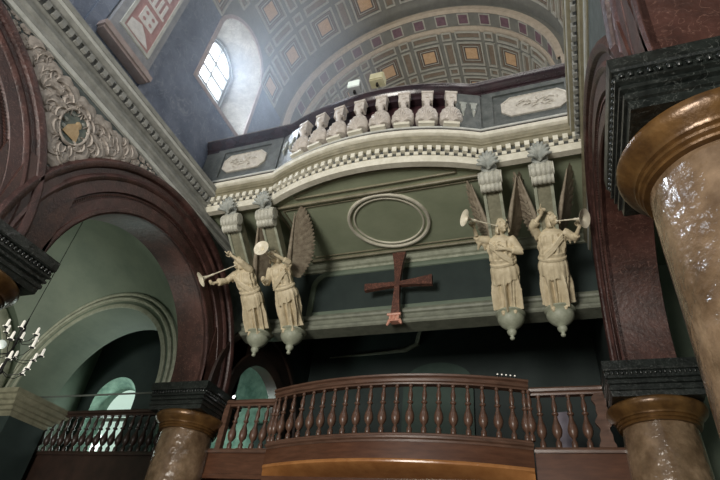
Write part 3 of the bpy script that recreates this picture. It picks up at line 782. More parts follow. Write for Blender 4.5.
# side balustrades
def side_balustrade(label,xa,xb,xs,y,ztop,zb,matw=M['wood'],post=None,postleft=False,drop=2.1):
    L=((xa+xb)/2,y,zb)
    root=tag(empty('balustrade',L),label,'balustrade',kind='thing')
    def r_(b,name,m,sm=30): return rel(b,name,m,root,sm,L)
    P=[(xa,y),(xb,y)]
    b=MB(); sweep(b,P,[(-.08,ztop-.13),(.03,ztop-.13),(.04,ztop-.10),(.03,ztop-.08),(.06,ztop-.07),(.07,ztop-.03),(.05,ztop),(-.08,ztop)],closed_prof=True); r_(b,'handrail',matw)
    b=MB(); sweep(b,P,[(-.08,zb-.08),(.05,zb-.08),(.06,zb-.04),(.04,zb),(-.08,zb)],closed_prof=True); r_(b,'base_rail',matw)
    b=MB(); sweep(b,P,[(-.08,drop),(.02,drop),(.02,drop+.08),(.0,drop+.09),(.0,zb-.08),(-.08,zb-.08)],closed_prof=True); r_(b,'apron',M['woodapron'] if matw is M['wood'] else matw)
    s=(ztop-.12-zb)/.835; pr=None
    for x in xs:
        if pr is None: pr=baluster_mb(s).build('baluster',matw,root,smooth=50); o=pr
        else: o=pr.copy(); C.objects.link(o); o.parent=root
        o.location=(x-L[0],0,0)
    if post is not None:
        b=MB(); w=.13; pts=[]
        for i in range(25):
            z=zb+(ztop-.12-zb)*i/24; t=i/24
            pts.append((w*(.72+.16*sin(t*pi*5+.6)+.12*cos(t*pi*9)),z))
        b.loft([[(post-ww,y-.05,z),(post+ww,y-.05,z),(post+ww,y+.03,z),(post-ww,y+.03,z)] for ww,z in pts]); r_(b,'scalloped_post',matw,False)
    return root
side_balustrade('short mahogany balustrade right of the bowed balcony, ending in a scalloped post',CX+BH+.02,mir(-7.0,1)-.1,[-.32,-.085,.15,.37],8.90,3.64,2.66,post=.62)
o=side_balustrade('short mahogany balustrade left of the bowed balcony with square post',-6.62,CX-BH-.02,[-6.13,-5.88,-5.64,-5.44],8.90,3.60,2.64)
b=MB(); b.box(-6.42,8.84,2.6,-6.30,8.95,3.50); rel(b,'square_post',M['wood'],o,False,((-6.62+CX-BH-.02)/2,8.90,2.64))
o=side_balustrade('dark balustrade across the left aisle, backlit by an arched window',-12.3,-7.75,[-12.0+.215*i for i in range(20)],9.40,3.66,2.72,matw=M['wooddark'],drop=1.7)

# thin dusty haze in the upper nave, lit by the clerestory window
hm=bpy.data.materials.new('dusty_haze'); hm.use_nodes=True; nt=hm.node_tree; nt.nodes.clear()
vo=nt.nodes.new('ShaderNodeVolumeScatter'); vo.inputs['Color'].default_value=(.78,.88,1,1); vo.inputs['Density'].default_value=.055; vo.inputs['Anisotropy'].default_value=.3
ou=nt.nodes.new('ShaderNodeOutputMaterial'); nt.links.new(vo.outputs[0],ou.inputs['Volume'])
b=MB(); b.box(-7.05,2.2,7.9,-3.2,8.7,14.4); o=b.build('haze',hm); tag(o,'thin bluish haze glowing around the high left window','haze',kind='stuff')

# small lamps on the bowed handrail
for k in range(5):
    b=MB(); b.lathe([(.015,0),(.022,.01),(.022,.04),(.012,.05)],8); b.ball((0,0,.062),.014,8,1)
    o=b.build('small_lamp',[M['iron'],M['bulb']],smooth=True); a=AB*(.80+.03*k); o.location=(CX+(RB+.02)*sin(a),BY+(RB-BS)-(RB+.02)*cos(a),3.75)
    tag(o,'tiny pale lamp in the row on the right end of the bowed handrail','lamp','row of tiny lamps on the bowed rail')

# ------------------------------------------------------------------ cross
root=tag(empty('hanging_cross',(-2.86,8.72,5.0)),'rust-red flared wooden cross hanging above the balcony','cross')
def flare(b,p0,p1,w0,w1,d=.05):
    p0=Vector(p0);p1=Vector(p1); t=(p1-p0).normalized(); n=Vector((-t.z,0,t.x)); R=[]
    k=8
    for i in range(k+1):
        u=i/k; w=w0+(w1-w0)*u**1.6; c=p0+(p1-p0)*u
        R.append([c+n*w+Vector((0,-d,0)),c-n*w+Vector((0,-d,0)),c-n*w+Vector((0,d,0)),c+n*w+Vector((0,d,0))])
    b.loft(R)
b=MB(); z=5.93-5.0
flare(b,(0,0,z),(0,0,z+.80),.055,.15); flare(b,(0,0,z),(0,0,.16),.055,.10)
flare(b,(0,0,z),(-.72,0,z-.02),.05,.085); flare(b,(0,0,z),(.74,0,z+.02),.05,.12); b.box(-.06,-.055,z-.06,.06,.055,z+.06)
b.build('cross_body',M['cross'],root)
b=MB(); b.box(-.1,-.09,.02,.1,.06,.2)
for x in (-.08,0,.08): b.ball((x,-.09,.10),(.03,.03,.07),8)
b.tube([(-.1,-.05,.05),(-.15,-.06,-.06)],[.04,.02],8); b.tube([(.1,-.05,.05),(.15,-.06,-.04)],[.04,.02],8); b.tube([(-.14,-.1,.16),(.14,-.1,.16)],.03,8)
b.build('foot_ornament',M['crossfoot'],root,smooth=40)

# ------------------------------------------------------------------ struts, corbels, angels
SX=[-5.90,-5.08,-.63,.22]
sl=['leftmost slanting strut with fluted volute behind the far left angel','second slanting strut from the left, behind the angel blowing towards the viewer','slanting strut with fluted volute above the angel beside the red cross','rightmost slanting strut with fluted volute above the pointing angel']
TH=radians(48)
def make_strut():
    root=empty('volute_strut')
    p0=Vector((0,6.80,6.60)); p1=Vector((0,8.92,4.98)); t=(p1-p0).normalized(); nf=Vector((0,-t.z*-1,0)); nf=Vector((0,t.z,-t.y)); 
    if nf.y>0: nf=-nf
    M4=lambda u,w,h: p0+t*u+Vector((w,0,0))+nf*h
    ln=(p1-p0).length
    b=MB(); b.add([M4(u,w,h) for u in (0,ln) for w in (-.16,.16) for h in (-.10,.08)],[(0,1,3,2),(4,6,7,5),(0,4,5,1),(2,3,7,6),(0,2,6,4),(1,5,7,3)])
    bar=b.build('bar',M['strut'],root)
    b=MB()
    for w0,w1 in ((-.16,-.11),(.11,.16)): b.add([M4(u,w,h) for u in (0,ln) for w in (w0,w1) for h in (.07,.11)],[(0,1,3,2),(4,6,7,5),(0,4,5,1),(2,3,7,6),(0,2,6,4),(1,5,7,3)])
    for u0 in (0.02,ln-.1): b.add([M4(u,w,h) for u in (u0,u0+.06) for w in (-.11,.11) for h in (.07,.11)],[(0,1,3,2),(4,6,7,5),(0,4,5,1),(2,3,7,6),(0,2,6,4),(1,5,7,3)])
    b.build('edge_fillet',M['corbel'],bar)
    # fluted volute roll
    b=MB(); rings=[]; n=40
    for i in range(n+1):
        w=-.20+.40*i/n; r=.135*(.86+.14*abs(cos(i*pi/8)))*(1 if 2<i<n-2 else .85)
        rings.append([Vector((w,6.70,6.58))+Vector((0,cos(a)*r*.95,sin(a)*r*1.15)) for a in [2*pi*j/20 for j in range(20)]])
    b.loft(rings); 
    rings=[]
    for i in range(n+1):
        w=-.18+.36*i/n; r=.10*(.86+.14*abs(cos(i*pi/8)))
        rings.append([Vector((w,6.78,6.44))+Vector((0,cos(a)*r,sin(a)*r)) for a in [2*pi*j/16 for j in range(16)]])
    b.loft(rings)
    b.build('volute',M['volute'],root,smooth=50)
    # palmette above it
    b=MB()
    for i in range(9):
        t_=(i-4)/4; a=t_*1.45; L_=.34-.03*abs(t_)
        pts=[Vector((sin(a)*L_*u*.62,6.56-.12*sin(u*pi*.8)-.02,6.66+cos(a)*L_*u)) for u in (0,.25,.5,.75,1)]
        pts[-1]+=Vector((0,-.05,-.02)); b.tube(pts,[.02,.032,.038,.036,.020],6)
    for i in range(6):
        t_=(i-2.5)/2.5; a=t_*.9; pts=[Vector((sin(a)*.2*u,6.53-.08*sin(u*pi*.8),6.64+cos(a)*.22*u)) for u in (0,.35,.7,1)]
        b.tube(pts,[.02,.03,.028,.01],6)
    b.ball((0,6.60,6.74),(.14,.05,.13),12)
    b.build('palmette',M['palm'],root,smooth=60)
    return root
st=None
for i,x in enumerate(SX):
    o=make_strut() if st is None else copy_tree(st)
    st=st or o
    o.location=(x,0,0); tag(o,sl[i],'strut')
cl_=['leftmost grey-green urn corbel with drop finial','second urn corbel from the left, hanging under the beam','urn corbel under the angel to the right of the red cross','rightmost urn corbel with drop finial']
cb=None
for i,x in enumerate(SX):
    if cb is None:
        cb=empty('urn_corbel'); b=MB()
        b.lathe([(.0,.47),(.24,.47),(.265,.455),(.265,.43),(.23,.41),(.215,.395),(.235,.37),(.238,.33),(.22,.28),(.18,.22),(.125,.17),(.075,.14),(.06,.115)],32); b.build('bowl',M['corbel'],cb,smooth=35)
        b=MB(); b.lathe([(.07,.12),(.085,.10),(.08,.06),(.06,.03),(.035,.01),(.03,-.01),(.045,-.03),(.035,-.06),(.0,-.075)],20); b.build('drop_finial',M['corbel'],cb,smooth=40)
        o=cb
    else: o=copy_tree(cb)
    o.location=(x,8.64,4.51); tag(o,cl_[i],'corbel')

def evald(b,name,mods):
    me=bpy.data.meshes.new(name); me.from_pydata([tuple(v) for v in b.v],[],b.f)
    bm=bmesh.new(); bm.from_mesh(me); bmesh.ops.recalc_face_normals(bm,faces=bm.faces); bm.to_mesh(me); bm.free()
    o=bpy.data.objects.new(name,me); C.objects.link(o)
    for ty,kw in mods:
        m=o.modifiers.new(ty,ty)
        for k,v in kw.items(): setattr(m,k,v)
    dg=bpy.context.evaluated_depsgraph_get(); dg.update()
    res=bpy.data.meshes.new_from_object(o.evaluated_get(dg)); bpy.data.objects.remove(o)
    vs=[tuple(v.co) for v in res.vertices]; fs=[tuple(p.vertices) for p in res.polygons]
    bpy.data.meshes.remove(res)
    return vs,fs

def hand(b,wr,dirv,palmn,curl=1.0,point=False,size=1.0):
    # palm plus five separate fingers; dirv = along the fingers, palmn = out of the palm
    d=Vector(dirv).normalized(); n=Vector(palmn); n=(n-d*n.dot(d)).normalized(); s=d.cross(n); W=Vector(wr); k=size
    rings=[]
    for u,w,t in ((-.02,.022,.018),(.02,.032,.018),(.06,.042,.017),(.09,.040,.014)):
        c=W+d*u*k; rings.append([c+s*w*cos(a)*k+n*t*sin(a)*k for a in [2*pi*j/10 for j in range(10)]])
    b.loft(rings)
    for i,(off,ln) in enumerate(((-.032,.075),(-.011,.085),(.011,.08),(.031,.062))):
        c=W+(d*.085+s*off)*k; q=curl if not (point and i==0) else 0.05
        pts=[c]; a=0
        for j in range(4):
            a+=q*.42; pts.append(pts[-1]+(d*cos(a)+n*sin(a))*(ln/4*k))
        b.tube(pts,[.011*k,.0105*k,.010*k,.009*k,.006*k],7)
    c=W+(d*.02-s*.034)*k; pts=[c,c+(d*.025-s*.022+n*.006)*k,c+(d*.05-s*.028+n*.022)*k,c+(d*.068-s*.02+n*.036)*k]
    b.tube(pts,[.012*k,.0115*k,.010*k,.007*k],7)

def interp(ks,z):
    for i in range(len(ks)-1):
        if ks[i][0]<=z<=ks[i+1][0]:
            t=(z-ks[i][0])/(ks[i+1][0]-ks[i][0]); t=t*t*(3-2*t)
            return [a+(c-a)*t for a,c in zip(ks[i][1:],ks[i+1][1:])]
    return ks[-1][1:]

def angel(label,x,pose,seed):
    rnd=random.Random(seed)
    root=tag(empty('angel_statue',(x,8.60,5.0)),label,'statue'); root.rotation_euler=(TH,0,0)
    b=MB()
    hs=pose.get('hip',0); ch=pose.get('chest',0)
    K=[(.06,0,0,.205,.16),(.14,0,0,.20,.155),(.5,hs*.6,0,.215,.16),(.80,hs,0,.225,.16),(.90,hs*.8,0,.20,.14),(1.02,0+ch*.4,-.01,.215,.15),(1.2,ch,-.015,.235,.155),(1.33,ch,-.01,.225,.13),(1.40,ch,0,.16,.095),(1.45,ch,0,.075,.065),(1.48,ch,0,.058,.058)]
    ph=[rnd.uniform(0,6) for _ in range(5)]
    def ring(z,grow=0,foldk=1,n=72):
        cx,cy,rx,ry=interp(K,z); out=[]
        amp=.036*max(0,min(1,(.95-z)/.5))*foldk+.012*foldk*(1 if z<1.33 else 0)
        for j in range(n):
            a=2*pi*j/n
            f=amp*(sin(11*a+ph[0]+z*1.6)+.7*sin(17*a+ph[1]-z*2.2)+.6*sin(6*a+ph[2]+z*3))
            f+=.012*foldk*sin(z*34+3*sin(a+ph[3])+2.5*cos(2*a))*max(0,1-abs(z-1.12)/.28)
            out.append((cx+(rx+grow+f)*cos(a),cy+(ry+grow+f)*sin(a)*1.0,z))
        return out
    b.loft([ring(z) for z in [.06+i*.03 for i in range(48)]])
    # overfold of the tunic: a skirt ending at the hip with a diagonal hem
    n=72; rr=[]
    for i in range(10):
        t=i/9; row=[]
        for j in range(n):
            a=2*pi*j/n; zl=.64+.10*sin(a+pose.get('hem',0))+.025*sin(7*a+ph[4]); z=1.0+(zl-1.0)*t
            cx,cy,rx,ry=interp(K,z); f=.014+.016*t+.010*t*sin(13*a+ph[2])
            row.append((cx+(rx+f)*cos(a),cy+(ry+f)*sin(a),z))
        rr.append(row)
    b.loft(rr)
    # waist sash rolls
    for dz,r in ((.91,.014),(.935,.012)):
        cx,cy,rx,ry=interp(K,dz)
        pts=[(cx+(rx+.028)*cos(a),cy+(ry+.028)*sin(a),dz+.03*sin(a*1+pose.get('hem',0))) for a in [2*pi*j/32 for j in range(33)]]
        b.tube(pts,r,8)
    # draped band across the chest
    s=pose.get('band',1)
    for k in range(3):
        pts=[]
        for i in range(11):
            t=i/10; pts.append((ch+s*(-.19+.36*t),-.13-.045*sin(pi*t),1.34-.36*t-.045*k+.01*sin(t*9)))
        b.tube(pts,[.020]*11,7)
    # feet
    for fx,fy in pose.get('feet',((-.10,-.13),(.10,-.11))):
        b.tube([(fx,fy+.10,.05),(fx,fy+.02,.055),(fx,fy-.06,.035),(fx,fy-.12,.022)],[.045,.048,.042,.022],10)
    # neck and head
    hd=Vector(pose['head']); yaw,pitch,roll=pose['look']
    b.tube([(ch,0,1.40),(ch*.5+hd.x*.5,hd.y*.5,1.48),(hd.x,hd.y+.02,hd.z-.05)],[.066,.056,.058],12)
    R=Matrix.Rotation(roll,4,'Y')@Matrix.Rotation(yaw,4,'Z')@Matrix.Rotation(pitch,4,'X')   # face looks to -Y
    T=Matrix.Translation(hd)@R
    # skull
    rings=[]
    for i in range(1,14):
        a=pi*i/14; z=-cos(a); zz=z*.128; row=[]
        for j in range(24):
            q=2*pi*j/24; r=sin(a); wx=.086*(1-.22*max(0,-z)**1.5); wy=.104
            row.append(T@Vector((wx*r*cos(q),wy*r*sin(q)+ (.012*z),zz)))
        rings.append(row)
    b.loft(rings)
    H=lambda x,y,z:T@Vector((x,y,z))
    b.tube([H(0,-.098,.025),H(0,-.122,-.012),H(0,-.104,-.024)],[.010,.016,.010],8)       # nose
    b.tube([H(-.055,-.082,.034),H(-.02,-.102,.036),H(0,-.100,.03),H(.02,-.102,.036),H(.055,-.082,.034)],[.008,.010,.008,.010,.008],7)  # brow
    b.tube([H(-.028,-.090,-.056),H(0,-.104,-.054),H(.028,-.090,-.056)],[.006,.010,.006],7)   # lips
    b.tube([H(-.022,-.088,-.070),H(0,-.099,-.071),H(.022,-.088,-.070)],[.006,.010,.006],7)
    b.ball(H(0,-.082,-.098),(.026,.022,.022),8)
    for s_ in (-1,1):
        b.ball(H(.033*s_,-.088,.012),(.016,.011,.009),8); b.ball(H(.048*s_,-.072,-.035),(.025,.02,.028),8)
    # hair: wavy locks round the head
    for i in range(26):
        q=-.25+ (pi+.5)*i/25
        for lay in range(3):
            zz=.11-.075*lay-.01*rnd.random(); rad=(.055,.094,.104)[lay]
            x_=cos(q)*rad*.98; y_=sin(q)*rad*1.08
            p=[H(x_*.9,y_*.9-.005,zz+.02),H(x_*1.08,y_*1.08,zz-.02),H(x_*1.14,y_*1.12,zz-.06),H(x_*1.02,y_*1.02,zz-.095)]
            b.tube(p,[.012,.019,.018,.010],6)
    for i in range(9):
        x_=-.07+.14*i/8; b.tube([H(x_*.5,.0,.128),H(x_*.9,-.07,.105),H(x_*1.15,-.085,.06)],[.014,.018,.010],6)
    # arms
    for arm in pose['arms']:
        sh_,el,wr=[Vector(p) for p in arm['j']]
        up=(el-sh_); lo=(wr-el)
        b.tube([sh_-up*.12,sh_+up*.15,sh_+up*.6,el],[.072,.082,.072,.060],14)
        sl_=arm.get('sleeve',.55)
        pts=[el-up*.15,el,el+lo*.2*1,el+lo*sl_]
        b.tube(pts,[.056,.062,.058+arm.get('flare',.012)*.5,.050+arm.get('flare',.012)],14)
        # hanging sleeve folds
        for k in range(arm.get('folds',4)):
            t=k/3.; base=sh_+up*(.25+.7*t*.9)
            dn=Vector((0,.02,-1))*(.13+.05*sin(k*2.))*arm.get('hang',1)
            b.tube([base,base+dn*.5+Vector((.012*(k-1),-.01,0)),base+dn],[.046,.036,.012],8)
        b.tube([el+lo*.3,el+lo*.7,wr],[.042,.034,.026],12)
    vs,fs=evald(b,'tmp',[('REMESH',dict(mode='VOXEL',voxel_size=.0095)),('SMOOTH',dict(factor=.5,iterations=1))])
    b=MB(); b.add(vs,fs)
    for arm in pose['arms']:
        hand(b,arm['j'][2],arm['hd'],arm['hn'],arm.get('curl',1.6),arm.get('point',False),1.15)
    b.build('body',M['statue'],root,smooth=70)
    # wings
    for wg in pose['wings']:
        r0=Vector(wg['root']); tip=Vector(wg['tip']); side=Vector(wg['side']).normalized()   # side = spread direction of the feathers
        ax=(tip-r0); ln=ax.length; ax.normalize(); side=(side-ax*side.dot(ax)).normalized(); nn=ax.cross(side)
        w=MB(); W=wg.get('w',.34); nf=15
        for lay,(cnt,l0,l1,off) in enumerate(((22,.62,.95,0),(17,.40,.55,.016),(13,.26,.32,.03))):
            for i in range(cnt):
                t=i/(cnt-1)
                base=r0+ax*(ln*(.02+.62*t)*(1 if lay==0 else (.95)))+side*(.03*sin(pi*t))
                # lower feathers point down/back, upper ones along the axis
                ang=radians(118-104*t); fl=ln*(.34+.16*t)*(1,.62,.38)[lay]
                dr=(ax*cos(ang)+side*sin(ang)).normalized(); 
                fl*= (1.0 if t>.3 else .75+.8*t)
                wd=.050*(1-.2*lay); rings=[]
                sd=nn.cross(dr).normalized()
                for k in range(7):
                    u=k/6; c=base+dr*fl*u+nn*(off+.010*(i%2)); ww=wd*(.55+.75*sin(pi*min(1,u*.86+.08)))*(1 if k<6 else .35)
                    rings.append([c+sd*ww,c+nn*.008+sd*ww*.4,c+nn*.014,c+nn*.008-sd*ww*.4,c-sd*ww,c-nn*.006])
                w.loft(rings)
        # leading edge
        w.tube([r0-ax*.05,r0+ax*ln*.25-side*.02,r0+ax*ln*.6-side*.015,tip-ax*.02],[.045,.05,.032,.010],10)
        w.build('wing',M['wing'],root,smooth=35)
    # trumpet
    m0=Vector(pose['horn'][0]); m1=Vector(pose['horn'][1]); d=(m1-m0); ln=d.length; q=d.to_track_quat('Z','Y').to_matrix().to_4x4(); T=Matrix.Translation(m0)@q
    w=MB(); br=pose.get('bell',.105)
    w.lathe([(.012,0),(.020,.004),(.018,.02),(.009,.035),(.009,ln*.30),(.014,ln*.31),(.014,ln*.33),(.010,ln*.35),(.013,ln*.62),(.022,ln*.66),(.024,ln*.70),(.018,ln*.73),(.024,ln*.82),(.040,ln*.90),(.068,ln*.96),(br,ln),(br*1.03,ln+.008),(br*.9,ln-.002),(.052,ln*.955),(.028,ln*.88),(.012,ln*.80)],24,M=T,caps=True)
    w.build('trumpet',M['horn'],root,smooth=50)
    return root

W=lambda sx:[dict(root=(-.12*1,.12,1.28),tip=(-.38,.22,2.42),side=(-.5,1,-.1),w=.3),dict(root=(.12,.12,1.28),tip=(.43,.22,2.42),side=(.5,1,-.1),w=.3)]
angel('stone angel, second from the right, trumpet raised leftward, other arm folded on chest',SX[2],dict(
  chest=.01,head=(.07,-.03,1.60),look=(.55,-.30,.12),hem=.6,band=1,hip=.01,
  arms=[dict(j=((-.19,0,1.36),(-.38,-.06,1.42),(-.40,-.14,1.64)),hd=(0,-.1,1),hn=(-.5,-1,.2),hang=1.2,sleeve=.15,folds=5),
        dict(j=((.20,-.02,1.34),(.34,-.10,1.10),(.06,-.21,1.22)),hd=(-1,-.1,.25),hn=(0,1,-.2),curl=1.0,hang=.4,sleeve=.5,folds=3)],
  horn=((-.0,-.13,1.62),(-.50,-.42,1.88)),bell=.15,wings=W(0)),1)
angel('rightmost stone angel, one finger pointing up and trumpet held out to the right',SX[3],dict(
  chest=.02,head=(.06,.0,1.60),look=(.75,-.35,-.05),hem=-.5,band=-1,hip=-.01,
  arms=[dict(j=((-.20,0,1.36),(-.27,-.10,1.52),(-.10,-.16,1.72)),hd=(.3,-.1,1),hn=(.3,-1,.1),point=True,curl=1.7,hang=1.0,sleeve=.45,flare=.03),
        dict(j=((.24,-.0,1.34),(.40,-.04,1.22),(.48,-.14,1.42)),hd=(.1,-.1,1),hn=(0,-1,.0),hang=.9,sleeve=.3,flare=.02)],
  horn=((.13,-.13,1.57),(.55,-.42,1.60)),wings=W(0),bell=.16),2)
angel('leftmost stone angel, long trumpet held out sideways and one arm pointing up',SX[0],dict(
  chest=-.04,head=(-.08,-.02,1.55),look=(-.75,-.40,-.1),hem=.2,band=1,hip=.02,
  arms=[dict(j=((-.22,0,1.32),(-.34,-.26,1.24),(-.44,-.52,1.28)),hd=(-.5,-1,.25),hn=(.6,-.3,.9),hang=.7,sleeve=.68,flare=.03),
        dict(j=((.14,-.02,1.36),(.06,-.16,1.58),(-.10,-.20,1.74)),hd=(-.7,-.1,.9),hn=(.2,-1,-.2),point=True,curl=1.7,hang=.8,sleeve=.45)],
  horn=((-.12,-.12,1.52),(-.58,-.74,1.43)),bell=.155,wings=[dict(root=(-.10,.14,1.25),tip=(-.12,.26,2.36),side=(-.1,1,-.1)),dict(root=(.14,.12,1.20),tip=(.44,.26,2.40),side=(.45,1,-.1))]),3)
angel('stone angel second from the left, blowing its trumpet towards the viewer, wing spread right',SX[1],dict(
  chest=0,head=(-.03,-.04,1.58),look=(-.30,-.45,0),hem=1.2,band=-1,hip=.03,
  arms=[dict(j=((-.20,-.02,1.32),(-.30,-.10,1.05),(-.30,-.26,1.14)),hd=(.2,-.6,.6),hn=(1,0,.2),curl=1.2,hang=.5,sleeve=.5),
        dict(j=((.20,0,1.36),(.30,-.12,1.44),(.10,-.30,1.68)),hd=(-.5,-.5,.5),hn=(-.2,-1,-.4),hang=1.0,sleeve=.35)],
  horn=((-.06,-.16,1.56),(-.04,-.50,1.86)),bell=.155,wings=[dict(root=(-.12,.14,1.25),tip=(-.26,.26,2.38),side=(-.3,1,-.1)),dict(root=(.14,.10,1.22),tip=(.52,.16,2.42),side=(.75,.7,-.1))]),4)

# ------------------------------------------------------------------ left aisle
AX=-9.75
def sail(name,yc,hy,m):
    b=MB(); hx=2.42; Rs=sqrt(hx*hx+hy*hy); n=24; rows=[]
    for i in range(n+1):
        x=-hx+2*hx*i/n; row=[]
        for j in range(n+1):
            y=-hy+2*hy*j/n; row.append((AX+x,yc+y,ZS+sqrt(max(0,Rs*Rs-x*x-y*y))))
        rows.append(row)
    b.loft(rows,closed=False,caps=False); return struct(b.build(name,m,smooth=60))
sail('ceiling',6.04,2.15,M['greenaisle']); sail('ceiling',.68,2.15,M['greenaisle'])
# transverse aisle arch walls
def arch_wall(b,y0,y1,xc,r,xa,xb,z0,z1,mi=0,n=40):
    # wall with arched opening in plane y, thickness y0..y1
    xs=sorted(set([xa,xb]+[xc-r*cos(pi*i/n) for i in range(n+1)]))
    rings=[]
    for x in xs:
        d=abs(x-xc); zb=z0 if d>=r-1e-6 else ZS+sqrt(r*r-d*d)
        rings.append([(x,y0,z1),(x,y0,zb),(x,y1,zb),(x,y1,z1)])
    b.loft(rings,mi)
for (y0,y1) in ((8.18,9.3),(2.85,3.9)):
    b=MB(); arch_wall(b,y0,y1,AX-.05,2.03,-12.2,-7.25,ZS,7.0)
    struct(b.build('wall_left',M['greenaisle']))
    for ra,rb,h in ((2.03,2.13,.03),(2.22,2.30,.06),(2.35,2.43,.05)):
        b=MB(); rings=[]
        for i in range(49):
            a=pi*i/48; rings.append([(AX-.05-r*cos(a),y0-hh,ZS+r*sin(a)) for r,hh in ((ra,0),(ra,h),((ra+rb)/2,h*1.3),(rb,h),(rb,0))])
        b.loft(rings,closed=True); struct(b.build('trim_7',M['corbel'],smooth=40))
# outer aisle wall with an arched recess
b=MB(); xs=-12.1
ys=[3.9+i*(8.2-3.9)/60 for i in range(61)]
b.loft([[(xs,y,7.2),(xs,y,(ZS+sqrt(max(0,1.75**2-(y-6.04)**2)) if abs(y-6.04)<1.75 else -1.6)),(xs-.4,y,(ZS+sqrt(max(0,1.75**2-(y-6.04)**2)) if abs(y-6.04)<1.75 else -1.6)),(xs-.4,y,7.2)] for y in ys])
b.box(xs-.6,-6,-1.6,xs-.4,10.9,7.2)
b.box(xs-.4,-6,-1.6,xs,3.9,7.2)
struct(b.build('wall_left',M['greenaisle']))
b=MB(); rings=[]
for i in range(41):
    a=pi*i/40; rings.append([(xs+hh,6.04-r*cos(a),ZS+r*sin(a)) for r,hh in ((1.75,0),(1.75,.05),(1.95,.08),(2.0,.05),(2.0,0))])
b.loft(rings,closed=True); struct(b.build('trim_7',M['corbel'],smooth=40))
# aisle pier with capital (left bottom)
root=tag(empty('green_pier',(-12.0,8.72,-1.6)),'dark green square pier with pale moulded capital at the lower left corner','pier',kind='thing')
LP=(-12.0,8.72,-1.6)
b=MB(); b.box(-12.6,8.22,-1.6,-11.60,9.22,3.2); rel(b,'shaft',M['greendark'],root,False,LP)
b=MB(); 
b.loft([[(-11.60+d,8.22-d,z),(-11.60+d,9.22+d,z),(-12.6,9.22+d,z),(-12.6,8.22-d,z)] for d,z in ((0,3.15),(.04,3.2),(.04,3.25),(.10,3.27),(.12,3.34),(.18,3.36),(.20,3.43),(.26,3.46),(.30,3.54),(.36,3.56),(.36,3.66),(.2,3.69))]); rel(b,'capital',M['strut'],root,25,LP)
# wall beyond the aisle balcony with the arched window
BWY=10.6
b=MB(); wx0,wx1,wzs,wr=-12.05,-10.6,4.35,.72; wc=(wx0+wx1)/2
xsn=sorted(set([-12.5,-6.5]+[wc-wr*cos(pi*i/24) for i in range(25)]))
rings=[]
b.box(-12.6,BWY,-1.6,wc-wr,BWY+.1,7); b.box(wc+wr,BWY,-1.6,-8.6,BWY+.1,7); b.box(wc-wr,BWY,-1.6,wc+wr,BWY+.1,2.6)
for i in range(24):
    xa=wc-wr*cos(pi*i/24); xb=wc-wr*cos(pi*(i+1)/24); za=wzs+wr*sin(pi*i/24)*1.0; zb=wzs+wr*sin(pi*(i+1)/24)
    b.add([(xa,BWY,za),(xb,BWY,zb),(xb,BWY,7),(xa,BWY,7)],[(0,1,2,3)])
struct(b.build('wall_back',M['greendark']))
b=MB(); A=[(wc-wr,2.6)]+[(wc-wr*cos(pi*i/24),wzs+wr*sin(pi*i/24)) for i in range(25)]+[(wc+wr,2.6)]
b.loft([[(x,BWY,z) for x,z in A],[(wc+(x-wc)*.8,BWY+.45,2.6+(z-2.6)*.92) for x,z in A]],closed=True,caps=False)
w=b.build('window_2',M['mottled'],smooth=30); struct(w,'arched window glowing pale green in the dark left aisle')
b=MB(); b.add([(wc+(x-wc)*.8,BWY+.45,2.6+(z-2.6)*.92) for x,z in A],[tuple(range(len(A)))]); b.build('glass',M['glassgreen'],w)
b=MB(); b.box(wc-wr*.78,BWY+.40,2.62,wc-wr*.50,BWY+.43,3.62); b.build('clear_pane',M['glasswhite'],w)
b=MB(); b.box(wc-wr*.8,BWY+.36,3.98,wc+wr*.8,BWY+.42,4.06); b.build('glazing_bar',M['rod'],w)
# green mottled wall seen through the small rear arch
b=MB(); b.box(-8.66,9.60,-1.6,-8.6,11.7,7); b.box(-8.66,11.6,-1.6,-6.9,11.7,7); struct(b.build('wall_left',M['mottled']))
b=MB(); b.box(-8.66,9.5,6.6,-7.3,11.7,6.8); struct(b.build('ceiling',M['greendark']))
b=MB(); b.tube([(-12.0,8.75,3.78),(-7.7,8.75,3.78)],.022,8); o=b.build('tie_rod',M['rod']); tag(o,'thin grey iron tie rod crossing the dark left aisle','rod')

# chandelier
CHX,CHY,CHZ=-9.5,6.15,3.72
root=tag(empty('chandelier',(CHX,CHY,CHZ)),'dark chandelier with pale candle tubes at the left edge','chandelier')
b=MB(); b.tube([(0,0,.55),(0,0,3.1)],.007,6); b.build('cord',M['iron'],root)
b=MB(); b.lathe([(.0,-.62),(.02,-.6),(.05,-.55),(.03,-.48),(.02,-.3),(.05,-.2),(.02,-.1),(.02,.25),(.05,.32),(.02,.4),(.012,.56)],12); b.build('stem',M['iron'],root,smooth=True)
for lvl,(z,r,n_,off) in enumerate(((.22,.30,6,.3),(-.10,.50,8,0),(-.42,.42,6,.5))):
    for i in range(n_):
        a=2*pi*(i+off)/n_; d=Vector((cos(a),sin(a),0)); b=MB()
        b.tube([Vector((0,0,z-.08)),d*r*.35+Vector((0,0,z-.16)),d*r*.75+Vector((0,0,z-.12)),d*r+Vector((0,0,z))],.008,6)
        b.tube([d*r+Vector((0,0,z-.0)),d*r+Vector((0,0,z+.012))],[.040,.045],10)
        arm=b.build('arm',M['iron'],root)
        b=MB(); b.tube([d*r+Vector((0,0,z+.012)),d*r+Vector((0,0,z+.03)),d*r+Vector((0,0,z+.15)),d*r+Vector((0,0,z+.17))],[.060,.026,.022,.006],8); b.build('candle',M['bulb'],arm,smooth=True)
b=MB(); b.ball((.02,-.25,-.12),.085,14); b.build('glass_globe',M['lampglass'],root,smooth=True)
b=MB(); b.ball((.0,-.34,-.3),.035,10); b.build('amber_bulb',M['amber'],root,smooth=True)

